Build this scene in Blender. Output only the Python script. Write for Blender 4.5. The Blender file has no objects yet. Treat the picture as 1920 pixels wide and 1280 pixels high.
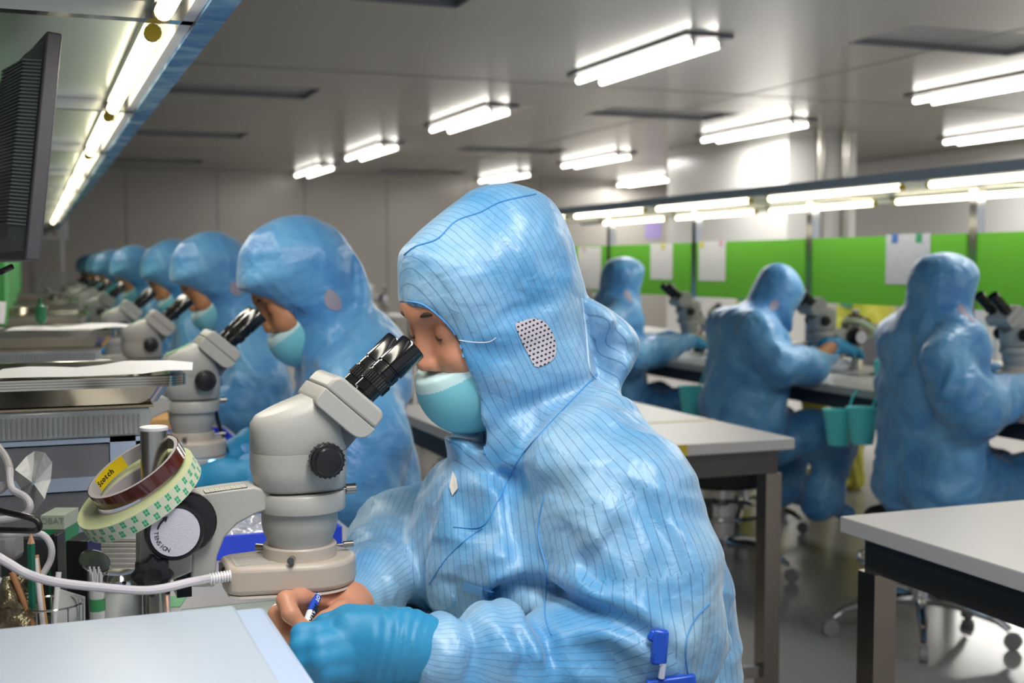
import bpy, bmesh, math, random
import numpy as np
from mathutils import Vector, Matrix, Euler
random.seed(4)
C = bpy.context.scene.collection
PI = math.pi
R = math.radians
# ------------------------------------------------------------------ camera geometry
FPX = 2300.0
YAW = R(21.4); PITCH = R(3.56); CH = 1.18
cy_, sy_, cp_, sp_ = math.cos(YAW), math.sin(YAW), math.cos(PITCH), math.sin(PITCH)
CAMP = Vector((0, 0, CH))
FW = Vector((sy_*cp_, cy_*cp_, -sp_)); RT = Vector((cy_, -sy_, 0)); UP = RT.cross(FW)
def W(px, py, X=None, Y=None, Z=None, d=None):
    """the place in the room seen at a photo pixel, on the plane X=, Y=, Z= or at depth d="""
    r = FW + RT*((px-960)/FPX) + UP*((640-py)/FPX)
    if X is not None: t = (X-CAMP.x)/r.x
    elif Y is not None: t = (Y-CAMP.y)/r.y
    elif Z is not None: t = (Z-CAMP.z)/r.z
    else: t = d
    return CAMP + r*t
def WXZ(pts, Y):
    return [(lambda w: (w.x, w.z))(W(a, b, Y=Y)) for a, b in pts]

# ------------------------------------------------------------------ materials
def lin(c):
    if isinstance(c, str):
        c = c.lstrip('#'); c = [int(c[i:i+2], 16)/255 for i in (0, 2, 4)]
    return tuple((x/12.92 if x <= .04045 else ((x+.055)/1.055)**2.4) for x in c[:3]) + (1.0,)
MATS = {}
class NT:
    def __init__(s, m): s.t = m.node_tree; s.n = s.t.nodes; s.l = s.t.links; s.b = s.n['Principled BSDF']
    def new(s, k, **kw):
        o = s.n.new(k)
        for a, v in kw.items():
            if a.startswith('i_'): o.inputs[a[2:].replace('_', ' ')].default_value = v
            else: setattr(o, a, v)
        return o
    def link(s, a, b): s.l.new(a, b)
def mat(name, col, rough=.5, metal=0, spec=.5, emit=None, es=0, trans=0, alpha=1, var=0, vs=20, bump=0, bs=60, ior=1.45, sheen=0, coat=0, sss=0):
    if name in MATS: return MATS[name]
    m = bpy.data.materials.new(name); m.use_nodes = True; t = NT(m); b = t.b
    c = lin(col)
    b.inputs['Base Color'].default_value = c
    b.inputs['Roughness'].default_value = rough; b.inputs['Metallic'].default_value = metal
    b.inputs['Specular IOR Level'].default_value = spec; b.inputs['IOR'].default_value = ior
    b.inputs['Transmission Weight'].default_value = trans; b.inputs['Alpha'].default_value = alpha
    b.inputs['Sheen Weight'].default_value = sheen; b.inputs['Coat Weight'].default_value = coat
    if sss: b.inputs['Subsurface Weight'].default_value = sss; b.inputs['Subsurface Radius'].default_value = (.01, .004, .002)
    if emit: b.inputs['Emission Color'].default_value = lin(emit); b.inputs['Emission Strength'].default_value = es
    tc = t.new('ShaderNodeTexCoord')
    nz = t.new('ShaderNodeTexNoise', i_Scale=vs, i_Detail=3.0)
    t.link(tc.outputs['Object'], nz.inputs['Vector'])
    if True:
        v = max(var, .015)
        mx = t.new('ShaderNodeMix', data_type='RGBA')
        mx.inputs[6].default_value = tuple(x*(1-v) for x in c[:3])+(1,)
        mx.inputs[7].default_value = tuple(min(1, x*(1+v)) for x in c[:3])+(1,)
        t.link(nz.outputs['Fac'], mx.inputs[0]); t.link(mx.outputs[2], b.inputs['Base Color'])
    if bump:
        n2 = t.new('ShaderNodeTexNoise', i_Scale=bs, i_Detail=2.0); t.link(tc.outputs['Object'], n2.inputs['Vector'])
        bp = t.new('ShaderNodeBump', i_Strength=bump, i_Distance=.002); t.link(n2.outputs['Fac'], bp.inputs['Height']); t.link(bp.outputs[0], b.inputs['Normal'])
    MATS[name] = m
    return m
def fabric(name, col, dark, stripe, light=None):
    """woven anti-static cloth with carbon thread lines carried by the 'stripe' attribute (metres across the weave)"""
    m = bpy.data.materials.new(name); m.use_nodes = True; t = NT(m); b = t.b
    at = t.new('ShaderNodeAttribute', attribute_name='stripe')
    tc = t.new('ShaderNodeTexCoord')
    nz = t.new('ShaderNodeTexNoise', i_Scale=9.0, i_Detail=4.0, i_Distortion=.4); t.link(tc.outputs['Object'], nz.inputs['Vector'])
    mp = t.new('ShaderNodeMapRange'); mp.inputs[1].default_value = .35; mp.inputs[2].default_value = .7
    t.link(nz.outputs['Fac'], mp.inputs[0])
    mx = t.new('ShaderNodeMix', data_type='RGBA'); mx.inputs[6].default_value = lin(col); mx.inputs[7].default_value = lin(light or col)
    t.link(mp.outputs[0], mx.inputs[0])
    out = mx.outputs[2]
    if stripe:
        mu = t.new('ShaderNodeMath', operation='MULTIPLY'); mu.inputs[1].default_value = 1/.0078; t.link(at.outputs['Fac'], mu.inputs[0])
        fr = t.new('ShaderNodeMath', operation='FRACT'); t.link(mu.outputs[0], fr.inputs[0])
        lt = t.new('ShaderNodeMath', operation='LESS_THAN'); lt.inputs[1].default_value = .11; t.link(fr.outputs[0], lt.inputs[0])
        ms = t.new('ShaderNodeMath', operation='MULTIPLY'); ms.inputs[1].default_value = stripe; t.link(lt.outputs[0], ms.inputs[0])
        m2 = t.new('ShaderNodeMix', data_type='RGBA'); m2.inputs[7].default_value = lin(dark); t.link(ms.outputs[0], m2.inputs[0]); t.link(out, m2.inputs[6])
        out = m2.outputs[2]
    t.link(out, b.inputs['Base Color'])
    n1 = t.new('ShaderNodeTexNoise', i_Scale=55.0, i_Detail=3.0, i_Distortion=1.0); t.link(tc.outputs['Object'], n1.inputs['Vector'])
    n2 = t.new('ShaderNodeTexNoise', i_Scale=14.0, i_Detail=2.0, i_Distortion=.5); t.link(tc.outputs['Object'], n2.inputs['Vector'])
    b1 = t.new('ShaderNodeBump', i_Strength=.5, i_Distance=.003); t.link(n1.outputs['Fac'], b1.inputs['Height'])
    b2 = t.new('ShaderNodeBump', i_Strength=.85, i_Distance=.014); t.link(n2.outputs['Fac'], b2.inputs['Height']); t.link(b1.outputs[0], b2.inputs['Normal'])
    t.link(b2.outputs[0], b.inputs['Normal'])
    b.inputs['Roughness'].default_value = .42; b.inputs['Specular IOR Level'].default_value = .6
    b.inputs['Sheen Weight'].default_value = .3; b.inputs['Sheen Roughness'].default_value = .4
    MATS[name] = m
    return m

# ------------------------------------------------------------------ mesh building
class MB:
    def __init__(s): s.bm = bmesh.new()
    def _add(s, verts, faces):
        vs = [s.bm.verts.new(v) for v in verts]
        for f in faces:
            try: s.bm.faces.new([vs[i] for i in f])
            except ValueError: pass
        return vs
    def box(s, lo, hi, rot=None, piv=None):
        x0, y0, z0 = lo; x1, y1, z1 = hi
        v = [Vector(p) for p in ((x0,y0,z0),(x1,y0,z0),(x1,y1,z0),(x0,y1,z0),(x0,y0,z1),(x1,y0,z1),(x1,y1,z1),(x0,y1,z1))]
        if rot is not None:
            c = Vector(piv) if piv is not None else sum(v, Vector())/8
            v = [c + rot @ (p-c) for p in v]
        s._add(v, [(0,3,2,1),(4,5,6,7),(0,1,5,4),(1,2,6,5),(2,3,7,6),(3,0,4,7)]); return s
    def cbox(s, c, sz, rot=None):
        c = Vector(c); h = Vector(sz)/2
        return s.box(c-h, c+h, rot, c)
    def rings(s, rings, close=True, caps=True):
        n = len(rings[0]); vs = [[s.bm.verts.new(p) for p in r] for r in rings]
        for a, b in zip(vs, vs[1:]):
            for i in range(n if close else n-1):
                j = (i+1) % n
                try: s.bm.faces.new((a[i], a[j], b[j], b[i]))
                except ValueError: pass
        if caps:
            try: s.bm.faces.new(vs[0][::-1]); s.bm.faces.new(vs[-1])
            except ValueError: pass
        return s
    def frame(s, ax):
        ax = Vector(ax).normalized(); a = Vector((0, 0, 1)) if abs(ax.z) < .9 else Vector((1, 0, 0))
        u = ax.cross(a).normalized(); return u, ax.cross(u).normalized()
    def lathe(s, prof, base=(0, 0, 0), ax=(0, 0, 1), seg=32, caps=True):
        """prof: (radius, height along ax) pairs"""
        base = Vector(base); ax = Vector(ax).normalized(); u, v = s.frame(ax)
        s.rings([[base + ax*h + (u*math.cos(2*PI*i/seg) + v*math.sin(2*PI*i/seg))*max(r, 1e-5) for i in range(seg)] for r, h in prof], True, caps); return s
    def cyl(s, a, b, r, r2=None, seg=24):
        a, b = Vector(a), Vector(b); return s.lathe([(r, 0), (r if r2 is None else r2, (b-a).length)], a, b-a, seg)
    def tube(s, pts, r, seg=10, close=False):
        P = [Vector(p) for p in pts]; n = len(P); rr = []; u = None
        for i, p in enumerate(P):
            t = (P[(i+1) % n]-P[i-1]) if close else (P[min(i+1, n-1)]-P[max(i-1, 0)])
            t.normalize()
            if u is None: u, _ = s.frame(t)
            u = (u - t*u.dot(t)).normalized(); v = t.cross(u)
            q = r[i] if isinstance(r, (list, tuple)) else r
            rr.append([p + (u*math.cos(2*PI*k/seg)+v*math.sin(2*PI*k/seg))*q for k in range(seg)])
        if close: rr.append(rr[0])
        s.rings(rr, True, not close); return s
    def prism(s, poly, y0, y1, ins=0.0):
        """(x, z) outline extruded along y"""
        a = [Vector((x, y0, z)) for x, z in poly]; b = [Vector((x, y1, z)) for x, z in poly]
        vs = s._add(a+b, []); n = len(poly)
        s.bm.faces.new(vs[:n]); s.bm.faces.new(vs[n:][::-1])
        for i in range(n): s.bm.faces.new((vs[i], vs[i+n], vs[(i+1) % n+n], vs[(i+1) % n]))
        return s
    def prismz(s, poly, z0, z1):
        a = [Vector((x, y, z0)) for x, y in poly]; b = [Vector((x, y, z1)) for x, y in poly]
        vs = s._add(a+b, []); n = len(poly)
        s.bm.faces.new(vs[:n][::-1]); s.bm.faces.new(vs[n:])
        for i in range(n): s.bm.faces.new((vs[i], vs[(i+1) % n], vs[(i+1) % n+n], vs[i+n]))
        return s
    def quad(s, a, b, c, d): s._add([Vector(p) for p in (a, b, c, d)], [(0, 1, 2, 3)]); return s
    def ball(s, c, r, seg=16, sc=(1, 1, 1)):
        n = seg//2
        c = Vector(c)
        rr = [[c + Vector((math.sin(PI*j/n)*math.cos(2*PI*i/seg)*sc[0], math.sin(PI*j/n)*math.sin(2*PI*i/seg)*sc[1], -math.cos(PI*j/n)*sc[2]))*r for i in range(seg)] for j in range(1, n)]
        s.rings(rr); return s
    def build(s, name, m, parent=None, bevel=0, smooth=35, seg=2, **tags):
        bmesh.ops.remove_doubles(s.bm, verts=s.bm.verts, dist=1e-6)
        bmesh.ops.recalc_face_normals(s.bm, faces=s.bm.faces)
        if parent is not None: s.bm.transform(rootinv(parent))
        me = bpy.data.meshes.new(name); s.bm.to_mesh(me); s.bm.free()
        if smooth:
            me.shade_smooth(); me.set_sharp_from_angle(angle=R(smooth))
        o = link(name, me, m, parent)
        if bevel:
            b = o.modifiers.new('bevel', 'BEVEL'); b.width = bevel; b.segments = seg; b.limit_method = 'ANGLE'; b.angle_limit = R(40); b.use_clamp_overlap = True
        tag(o, **tags); return o
def link(name, me, m, parent=None):
    o = bpy.data.objects.new(name, me)
    if m is not None: me.materials.clear(); me.materials.append(m)
    C.objects.link(o)
    if parent is not None: o.parent = parent
    return o
ROOTM = {}
def rootinv(o):
    M = Matrix.Identity(4)
    while o is not None:
        M = Matrix.LocRotScale(o.location, o.rotation_euler, None) @ M; o = o.parent
    return M.inverted()
def tag(o, label=None, cat=None, group=None, kind=None):
    if label: o['label'] = label
    if cat: o['category'] = cat
    if group: o['group'] = group
    if kind: o['kind'] = kind
    return o
def thing(name, label, cat, loc=(0, 0, 0), rz=0, group=None):
    o = bpy.data.objects.new(name, None); C.objects.link(o); o.location = loc; o.rotation_euler = (0, 0, rz); o.empty_display_size = .05
    return tag(o, label, cat, group)
def one(mb, name, m, label, cat, group=None, loc=None, **kw):
    """a thing that is one mesh, with its origin at its base"""
    o = mb.build(name, m, None, **kw)
    co = [v.co for v in o.data.vertices]
    if loc is None:
        xs = [c.x for c in co]; ys = [c.y for c in co]; zs = [c.z for c in co]
        loc = Vector(((min(xs)+max(xs))/2, (min(ys)+max(ys))/2, min(zs)))
    o.data.transform(Matrix.Translation(-Vector(loc))); o.location = loc
    return tag(o, label, cat, group)
KIDS = {}
def copy_tree(o, parent=None):
    if not KIDS.get('n') == len(C.objects):
        KIDS.clear()
        for q in C.objects:
            if q.parent is not None: KIDS.setdefault(q.parent.name, []).append(q)
    kids = [q for q in KIDS.get(o.name, [])]
    c = o.copy(); C.objects.link(c)
    if parent is not None: c.parent = parent
    for k in kids: _cp(k, c)
    return c
def _cp(o, parent):
    c = o.copy(); C.objects.link(c); c.parent = parent
    for k in KIDS.get(o.name, []): _cp(k, c)
def dup(o, loc, label, rz=None, group=None, tilt=None, scale=None):
    KIDS.clear()
    c = copy_tree(o); c.location = loc; c['label'] = label
    if rz is not None: c.rotation_euler = (0, 0, rz)
    if group: c['group'] = group
    if scale: c.scale = scale
    return c
def spline(pts, n=8, closed=False):
    P = [Vector(p) for p in pts]; m = len(P); out = []
    rng = range(m) if closed else range(m-1)
    for i in rng:
        p0, p1, p2, p3 = (P[(i-1) % m], P[i], P[(i+1) % m], P[(i+2) % m]) if closed else (P[max(i-1, 0)], P[i], P[i+1], P[min(i+2, m-1)])
        for k in range(n):
            t = k/n
            out.append(.5*((2*p1)+(p2-p0)*t+(2*p0-5*p1+4*p2-p3)*t*t+(3*p1-p0-3*p2+p3)*t*t*t))
    if not closed: out.append(P[-1])
    return out
def text_mesh(txt, size, name, m, parent, M, bold=0.0, extrude=.0002):
    cu = bpy.data.curves.new(name, 'FONT'); cu.body = txt; cu.size = size; cu.extrude = extrude; cu.offset = bold; cu.align_x = 'CENTER'; cu.align_y = 'CENTER'
    o = bpy.data.objects.new(name, cu); C.objects.link(o)
    dg = bpy.context.evaluated_depsgraph_get()
    me = bpy.data.meshes.new_from_object(o.evaluated_get(dg)); bpy.data.objects.remove(o)
    me.transform(M)
    if parent is not None: me.transform(rootinv(parent))
    return link(name, me, m, parent)
# shared materials
m_paint = mat('instrument_paint', '#a5a4a0', .38, spec=.5, var=.03, vs=8, bump=.12, bs=500)
m_cream = mat('lamp_housing', '#bcb0a4', .4, var=.03)
m_black = mat('black_plastic', '#17161a', .3, bump=.1, bs=300)
m_gloss = mat('gloss_black', '#0c0c0e', .12, coat=.3)
m_steel = mat('brushed_steel', '#a6a39c', .25, metal=1, var=.08, vs=6)
m_chrome = mat('chrome', '#d8d6d4', .1, metal=1)
m_white = mat('white_plastic', '#dcdadf', .4)
m_cable = mat('white_cable', '#d2ced6', .45)
m_paper = mat('paper', '#e4e4e8', .8)
m_bluefab = fabric('blue_cloth', '#4285c0', '#1f5f9a', 0, '#6aa9d6')
m_ladyfab = fabric('striped_blue_cloth', '#5297cb', '#345d8c', .55, '#93bbd8')
m_glove = mat('blue_nitrile', '#2b86b4', .5, var=.05, vs=12, bump=.5, bs=40)
m_mask = mat('mask_cloth', '#79c3d2', .75, var=.04)
m_maskedge = mat('mask_edge', '#bfdde2', .75)
m_skin = mat('skin', '#c98e72', .45, sss=.08, var=.12, vs=14, bump=.2, bs=90)
m_skin2 = mat('skin_far', '#b8805c', .5, var=.05)
m_brow = mat('brow_hair', '#4a342b', .7)
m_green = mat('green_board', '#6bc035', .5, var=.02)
m_lilac = mat('pale_blue_plastic', '#aebfda', .3, var=.03)
m_teal = mat('teal_plastic', '#5fd6da', .4)
m_royal = mat('royal_blue_plastic', '#2a49d6', .35)
m_white_top = mat('white_laminate', '#b0aeae', .35, var=.02, vs=3)
m_tube = mat('lit_tube', '#fffdf4', .5, emit='#fffaf0', es=9)
m_tubew = mat('lit_tube_warm', '#fffdf0', .5, emit='#fff3cf', es=7)
m_yellowend = mat('yellow_cap', '#e3c13c', .4)
m_black_felt = mat('black_seat', '#1b1b1e', .7)
# ------------------------------------------------------------------ camera, world, view
cam = bpy.data.cameras.new('camera'); co = bpy.data.objects.new('camera', cam); C.objects.link(co)
co.location = CAMP
co.rotation_euler = Matrix((RT, UP, -FW)).transposed().to_euler()
cam.sensor_width = 36; cam.lens = FPX*36/1920; cam.clip_start = .05; cam.clip_end = 100
cam.dof.use_dof = True; cam.dof.focus_distance = 1.36; cam.dof.aperture_fstop = 6.3
S = bpy.context.scene; S.camera = co
S.view_settings.view_transform = 'Standard'; S.view_settings.look = 'None'; S.view_settings.gamma = 1; S.view_settings.exposure = .0; S.view_settings.use_curve_mapping = False
S.cycles.use_denoising = True; S.cycles.max_bounces = 7; S.cycles.diffuse_bounces = 3; S.cycles.glossy_bounces = 4; S.cycles.transmission_bounces = 6; S.cycles.transparent_max_bounces = 8
S.cycles.sample_clamp_indirect = 4; S.cycles.caustics_reflective = False; S.cycles.caustics_refractive = False
w = bpy.data.worlds.new('World'); S.world = w; w.use_nodes = True
w.node_tree.nodes['Background'].inputs[0].default_value = (.86, .92, 1, 1); w.node_tree.nodes['Background'].inputs[1].default_value = .62

# ------------------------------------------------------------------ room shell
CZ = 2.45; FY = 17.2; RX = 9.5; LX = -4.0; NY = -2.5
m_ceil = mat('ceiling_panels', '#989690', .22, metal=.2, spec=.6, var=.02, vs=1)
m_wallp = mat('wall_panels', '#a7a39c', .30, metal=.1, var=.03, vs=1)
m_wallr = mat('wall_panels_light', '#cfcecb', .25, var=.02, vs=1)
m_floor = mat('vinyl_floor', '#a8a5a3', .16, spec=.55, var=.05, vs=2)
m_seam = mat('joint', '#5a5855', .5)
m_hatch = mat('filter_panel', '#85878b', .35)
m_hatchd = mat('filter_edge', '#85858a', .5)
b = MB(); b.box((LX, NY, -.1), (RX+.1, FY+.1, 0)); b.build('floor', m_floor, kind='structure')
m_dark = mat('floor_joint', '#6f6c6a', .4)
b = MB(); b.box((LX, FY, 0), (RX+.1, FY+.1, CZ+.2))
b.build('wall_far', m_wallp, kind='structure')
b = MB(); b.box((RX, NY, 0), (RX+.1, FY, CZ+.2)); b.build('wall_right', m_wallr, kind='structure')
b = MB(); b.box((LX-.1, NY, 0), (LX, FY, CZ+.2)); b.build('wall_left', m_wallp, kind='structure')
# ceiling with recessed filter panels
holes = [(.8, 2.0, y, y+.6) for y in (5.25, 8.85, 12.0, 15.3)] + [(4.38, 5.58, y, y+.6) for y in (5.35, 8.95, 12.4, 15.8)]
xs = sorted(set([LX, RX+.1] + [h[0] for h in holes] + [h[1] for h in holes])); ys = sorted(set([NY, FY+.1] + [h[2] for h in holes] + [h[3] for h in holes]))
b = MB()
for i in range(len(xs)-1):
    for j in range(len(ys)-1):
        cx, cyy = (xs[i]+xs[i+1])/2, (ys[j]+ys[j+1])/2
        if any(h[0] < cx < h[1] and h[2] < cyy < h[3] for h in holes): continue
        b.quad((xs[i], ys[j], CZ), (xs[i], ys[j+1], CZ), (xs[i+1], ys[j+1], CZ), (xs[i+1], ys[j], CZ))
b.build('ceiling', m_ceil, kind='structure', smooth=0)
hl = ['recessed ceiling filter panel at the top edge of the view, left of centre', 'recessed ceiling filter panel nearest above the blue film strip', 'second recessed ceiling filter panel beyond the blue film strip', 'farthest recessed ceiling filter panel beyond the blue film strip',
      'recessed ceiling filter panel at the top right of the view', 'recessed ceiling filter panel between two rows of tube lights', 'small recessed ceiling filter panel behind the second lamp row', 'farthest recessed ceiling filter panel by the far wall']
for h, l in zip(holes, hl):
    t = thing('ceiling_panel', l, 'ceiling panel', ((h[0]+h[1])/2, (h[2]+h[3])/2, CZ), 0, 'recessed ceiling filter panels')
    MB().box((h[0], h[2], CZ+.035), (h[1], h[3], CZ+.05)).build('panel', m_hatch, t)
    b = MB()
    for lo, hi in (((h[0], h[2], CZ), (h[0]+.012, h[3], CZ+.036)), ((h[1]-.012, h[2], CZ), (h[1], h[3], CZ+.036)), ((h[0], h[2], CZ), (h[1], h[2]+.012, CZ+.036)), ((h[0], h[3]-.012, CZ), (h[1], h[3], CZ+.036))): b.box(lo, hi)
    b.build('frame', m_hatchd, t)
# boxed column on the right wall, and seams
b = MB(); b.box((6.65, 9.86, 0), (7.42, 12.2, CZ)); b.build('trim_1', m_wallr, kind='structure')
b = MB()
for x in (-1.2, 0, 1.2, 2.4, 3.6, 4.8, 6.0, 7.2, 8.4): b.box((x, FY-.004, 0), (x+.01, FY+.001, CZ))
b.build('trim_2', m_seam, kind='structure')
b = MB(); b.box((LX, FY-.03, CZ-.03), (RX, FY+.001, CZ+.001)); b.box((RX-.03, NY, CZ-.03), (RX+.001, FY, CZ+.001)); b.build('trim_3', m_wallp, kind='structure')
b = MB()
for y in (8.0, 13.8): b.box((LX, y, CZ-.002), (RX, y+.012, CZ+.001))
b.box((5.0, NY, CZ-.002), (5.012, FY, CZ+.001))
b.build('trim_4', m_seam, kind='structure')
for i, x in enumerate((6.98, 7.26)):
    one(MB().cyl((x, 9.82, 0), (x, 9.82, CZ), .035), 'pipe', m_steel, ('left' if i == 0 else 'right') + ' steel pipe running up the boxed wall column', 'pipe', 'pipes on the wall column')
# ceiling lamps: twin tubes under a thin plate
def area(name, loc, sx, sy, e, col=(1, .98, .94), rot=(0, 0, 0)):
    l = bpy.data.lights.new(name, 'AREA'); l.shape = 'RECTANGLE'; l.size = sx; l.size_y = sy; l.energy = e; l.color = col
    o = bpy.data.objects.new(name, l); C.objects.link(o); o.location = loc; o.rotation_euler = rot; return o
def ceiling_lamp(x, y, label, lit=True):
    t = thing('ceiling_lamp', label, 'ceiling light', (x, y+.75, CZ), 0, 'twin tube ceiling lights')
    MB().box((x-.15, y-.05, CZ-.02), (x+.15, y+1.55, CZ-.001)).build('mounting_plate', mat('lamp_plate', '#5c5c60', .4), t)
    for s in (-1, 1):
        MB().cyl((x+.085*s, y, CZ-.05), (x+.085*s, y+1.5, CZ-.05), .019, seg=12).build('tube', m_tube, t)
        for ya in (y-.02, y+1.5): MB().box((x+.085*s-.012, ya, CZ-.068), (x+.085*s+.012, ya+.02, CZ-.0202)).build('holder', m_chrome, t)
    return t
lamps = [(3.5, 6.0, 'large twin tube ceiling light nearest above the woman in the striped hood'), (3.5, 9.2, 'second twin tube ceiling light along the middle row'), (3.5, 12.4, 'third twin tube ceiling light along the middle row, getting small'),
         (3.5, 15.3, 'smallest twin tube ceiling light at the far end of the middle row'), (6.25, 9.1, 'twin tube ceiling light in front of the boxed column'), (6.25, 12.5, 'twin tube ceiling light left of the boxed column'),
         (6.25, 15.5, 'far twin tube ceiling light showing just over the striped hood'), (6.25, 6.0, 'twin tube ceiling light running out of the top right of the view'),
         (8.6, 8.4, 'lower twin tube ceiling light at the right edge of the view'), (8.5, 15.5, 'tiny twin tube ceiling light near the far wall beside the boxed column')]
for x, y, l in lamps: ceiling_lamp(x, y, l)
for x, y in ((3.5, 6.0), (3.5, 9.2), (3.5, 12.6), (6.25, 6.0), (6.25, 9.1), (6.25, 12.5), (8.6, 8.4), (8.5, 15.5), (3.5, 2.8), (6.25, 2.8), (3.5, -.6), (.4, -.6)):
    area('lamp_light', (x, y+.75, CZ-.075), .25, 1.5, 40)

# ------------------------------------------------------------------ benches
def bench(name, label, x0, x1, y0, y1, zt=.75, ov=None):
    t = thing(name, label, 'workbench', ((x0+x1)/2, (y0+y1)/2, 0))
    MB().box((x0, y0, zt-.03), (x1, y1, zt)).build('worktop', m_white_top, t, bevel=.003)
    MB().box((x0+.05, y0+.05, zt-.09), (x1-.05, y1-.05, zt-.031)).build('apron', mat('bench_apron', '#39434d', .4), t)
    n = max(2, int((y1-y0)/2.1)+1)
    for i in range(n):
        y = y0+.08+(y1-y0-.16)*i/(n-1)
        for x in (x0+.07, x1-.07): MB().box((x-.02, y-.02, 0), (x+.02, y+.02, zt-.09)).build('leg', m_steel, t)
    return t
bench('workbench', 'long white topped double workbench under the left row of microscopes', -.62, .477, .55, 12.6)
bench('workbench', 'long white topped double workbench under the right row of microscopes', 2.68, 4.02, 2.2, 9.0)
# green divider boards and steel uprights
SY = [3.72+1.055*k for k in range(-1, 5)]
for k in range(5):
    MB_ = MB().box((3.345, SY[k]+.04, 1.01), (3.36, SY[k+1]-.02, 1.302))
    lab = ['bright green divider board cut off by the right edge of the view', 'bright green divider board with a paper sheet above the rightmost blue hood', 'bright green divider board behind the leaning worker in the middle of the right bench',
           'bright green divider board behind the third worker of the right bench', 'farthest green divider board of the right bench beside the striped hood'][k]
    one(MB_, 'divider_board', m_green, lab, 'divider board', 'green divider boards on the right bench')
def upright(x, y, z0, z1, lab, grp):
    t = thing('upright', lab, 'post', (x, y, z0), 0, grp)
    MB().box((x-.02, y-.02, z0), (x+.02, y+.02, z1)).build('post', m_chrome, t)
    MB().box((x-.035, y-.035, z0), (x+.035, y+.035, z0+.012)).build('foot', m_steel, t)
ul = ['steel upright nearest the right edge, outside the view', 'steel upright between the two rightmost green boards', 'steel upright left of the green board with the patterned sheet', 'steel upright beside the white sheet on the middle green board', 'steel upright just right of the striped hood', 'farthest steel upright of the right bench']
for k, y in enumerate(SY): 
    if y > 3: upright(3.36, y, .75, 1.5, ul[k], 'steel uprights of the right bench')
# overhead shelf and bench tubes, right side
m_shelfm = mat('shelf_metal', '#b4bac6', .35)
t = thing('overhead_shelf', 'long steel shelf with strip tubes above the right workbench', 'shelf', (3.35, 5.6, 1.5))
MB().box((3.021, 2.4, 1.503), (3.93, 8.6, 1.512)).build('shelf_board', m_shelfm, t)
for x in (3.0, 3.931): MB().box((x, 2.4, 1.485), (x+.02, 8.6, 1.525)).build('edge_beam', m_shelfm, t)
for y in SY: 
    if y > 2.5: MB().box((3.021, y-.015, 1.488), (3.93, y+.015, 1.5025)).build('crossbar', m_chrome, t)
def bench_lamp(x, y, ln, z, lab, grp, warm=True):
    t = thing('bench_lamp', lab, 'tube light', (x, y+ln/2, z), 0, grp)
    MB().box((x-.011, y-.005, z-.014), (x+.011, y+ln+.005, z-.0002)).build('housing', m_white, t)
    MB().cyl((x, y, z-.027), (x, y+ln, z-.027), .0115, seg=14).build('tube', m_tubew, t)
    for ya, yb in ((y-.012, y+.006), (y+ln-.006, y+ln+.012)): MB().cyl((x, ya, z-.027), (x, yb, z-.027), .0119, seg=12).build('cap', m_yellowend, t)
names = ['strip tube light at the right edge over the right bench', 'long strip tube light over the rightmost worker in blue', 'strip tube light over the leaning worker of the right bench', 'strip tube light over the third worker of the right bench', 'farthest near-side strip tube light, touching the striped hood', 'hidden strip tube light']
nameb = ['back row strip tube light at the right edge', 'back row strip tube light over the rightmost worker', 'back row strip tube light over the leaning worker', 'back row strip tube light over the third worker', 'farthest back row strip tube light by the striped hood']
for k, y in enumerate((2.78, 3.84, 4.9, 5.95, 7.0)):
    bench_lamp(3.1, y, .9, 1.503, names[k], 'near side strip lights of the right bench')
    bench_lamp(3.80, y, .9, 1.503, nameb[k], 'far side strip lights of the right bench')
area('bench_light', (3.35, 5.0, 1.44), .6, 5.0, 16, (1, .95, .85))
# left overhead shelf
t = thing('overhead_shelf', 'pale green underside shelf with blue film edge over the left workbench', 'shelf', (-.1, 6, 1.5))
m_under = mat('shelf_underside', '#b9c8bf', .22, var=.04, vs=3)
m_film = bpy.data.materials.new('blue_film'); m_film.use_nodes = True; q = NT(m_film)
tc = q.new('ShaderNodeTexCoord'); vz = q.new('ShaderNodeTexNoise', i_Scale=6.0, i_Detail=3.0, i_Distortion=1.5); q.link(tc.outputs['Object'], vz.inputs['Vector'])
cr = q.new('ShaderNodeValToRGB'); cr.color_ramp.elements[0].position = .4; cr.color_ramp.elements[0].color = lin('#2f6fb0'); cr.color_ramp.elements[1].position = .62; cr.color_ramp.elements[1].color = lin('#9cc4de')
q.link(vz.outputs['Fac'], cr.inputs[0]); q.link(cr.outputs[0], q.b.inputs['Base Color']); q.b.inputs['Roughness'].default_value = .25
MB().box((-.34, .9, 1.528), (.20, 12.4, 1.54)).build('shelf_board', m_under, t)
MB().box((.212, .9, 1.50), (.246, 12.4, 1.56)).build('film_edge', m_film, t)
MB().box((.196, .9, 1.505), (.2115, 12.4, 1.545)).build('lip', m_white, t)
ST = [1.72+1.03*k for k in range(10)]
for y in ST: MB().box((-.34, y-.014, 1.505), (.215, y+.014, 1.5275)).build('crossbar', m_chrome, t)
ll = ['brightest strip tube light at the top left beside the monitor', 'second strip tube light along the left shelf', 'third strip tube light along the left shelf', 'fourth strip tube light along the left shelf', 'fifth strip tube light along the left shelf', 'sixth strip tube light along the left shelf', 'seventh strip tube light along the left shelf', 'farthest strip tube light along the left shelf', 'strip tube light end poking in at the top edge of the view']
for k in range(8): bench_lamp(.165, ST[k]+.07, .88, 1.528, ll[k], 'strip lights under the left shelf')
bench_lamp(.165, ST[0]-.96, .88, 1.528, ll[8], 'strip lights under the left shelf')
for k in (-1, 0, 1, 2, 4, 6): area('strip_light', (.165, ST[0]+1.03*k+.5, 1.48), .05, .85, 2.2, (1, .95, .85))
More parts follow.
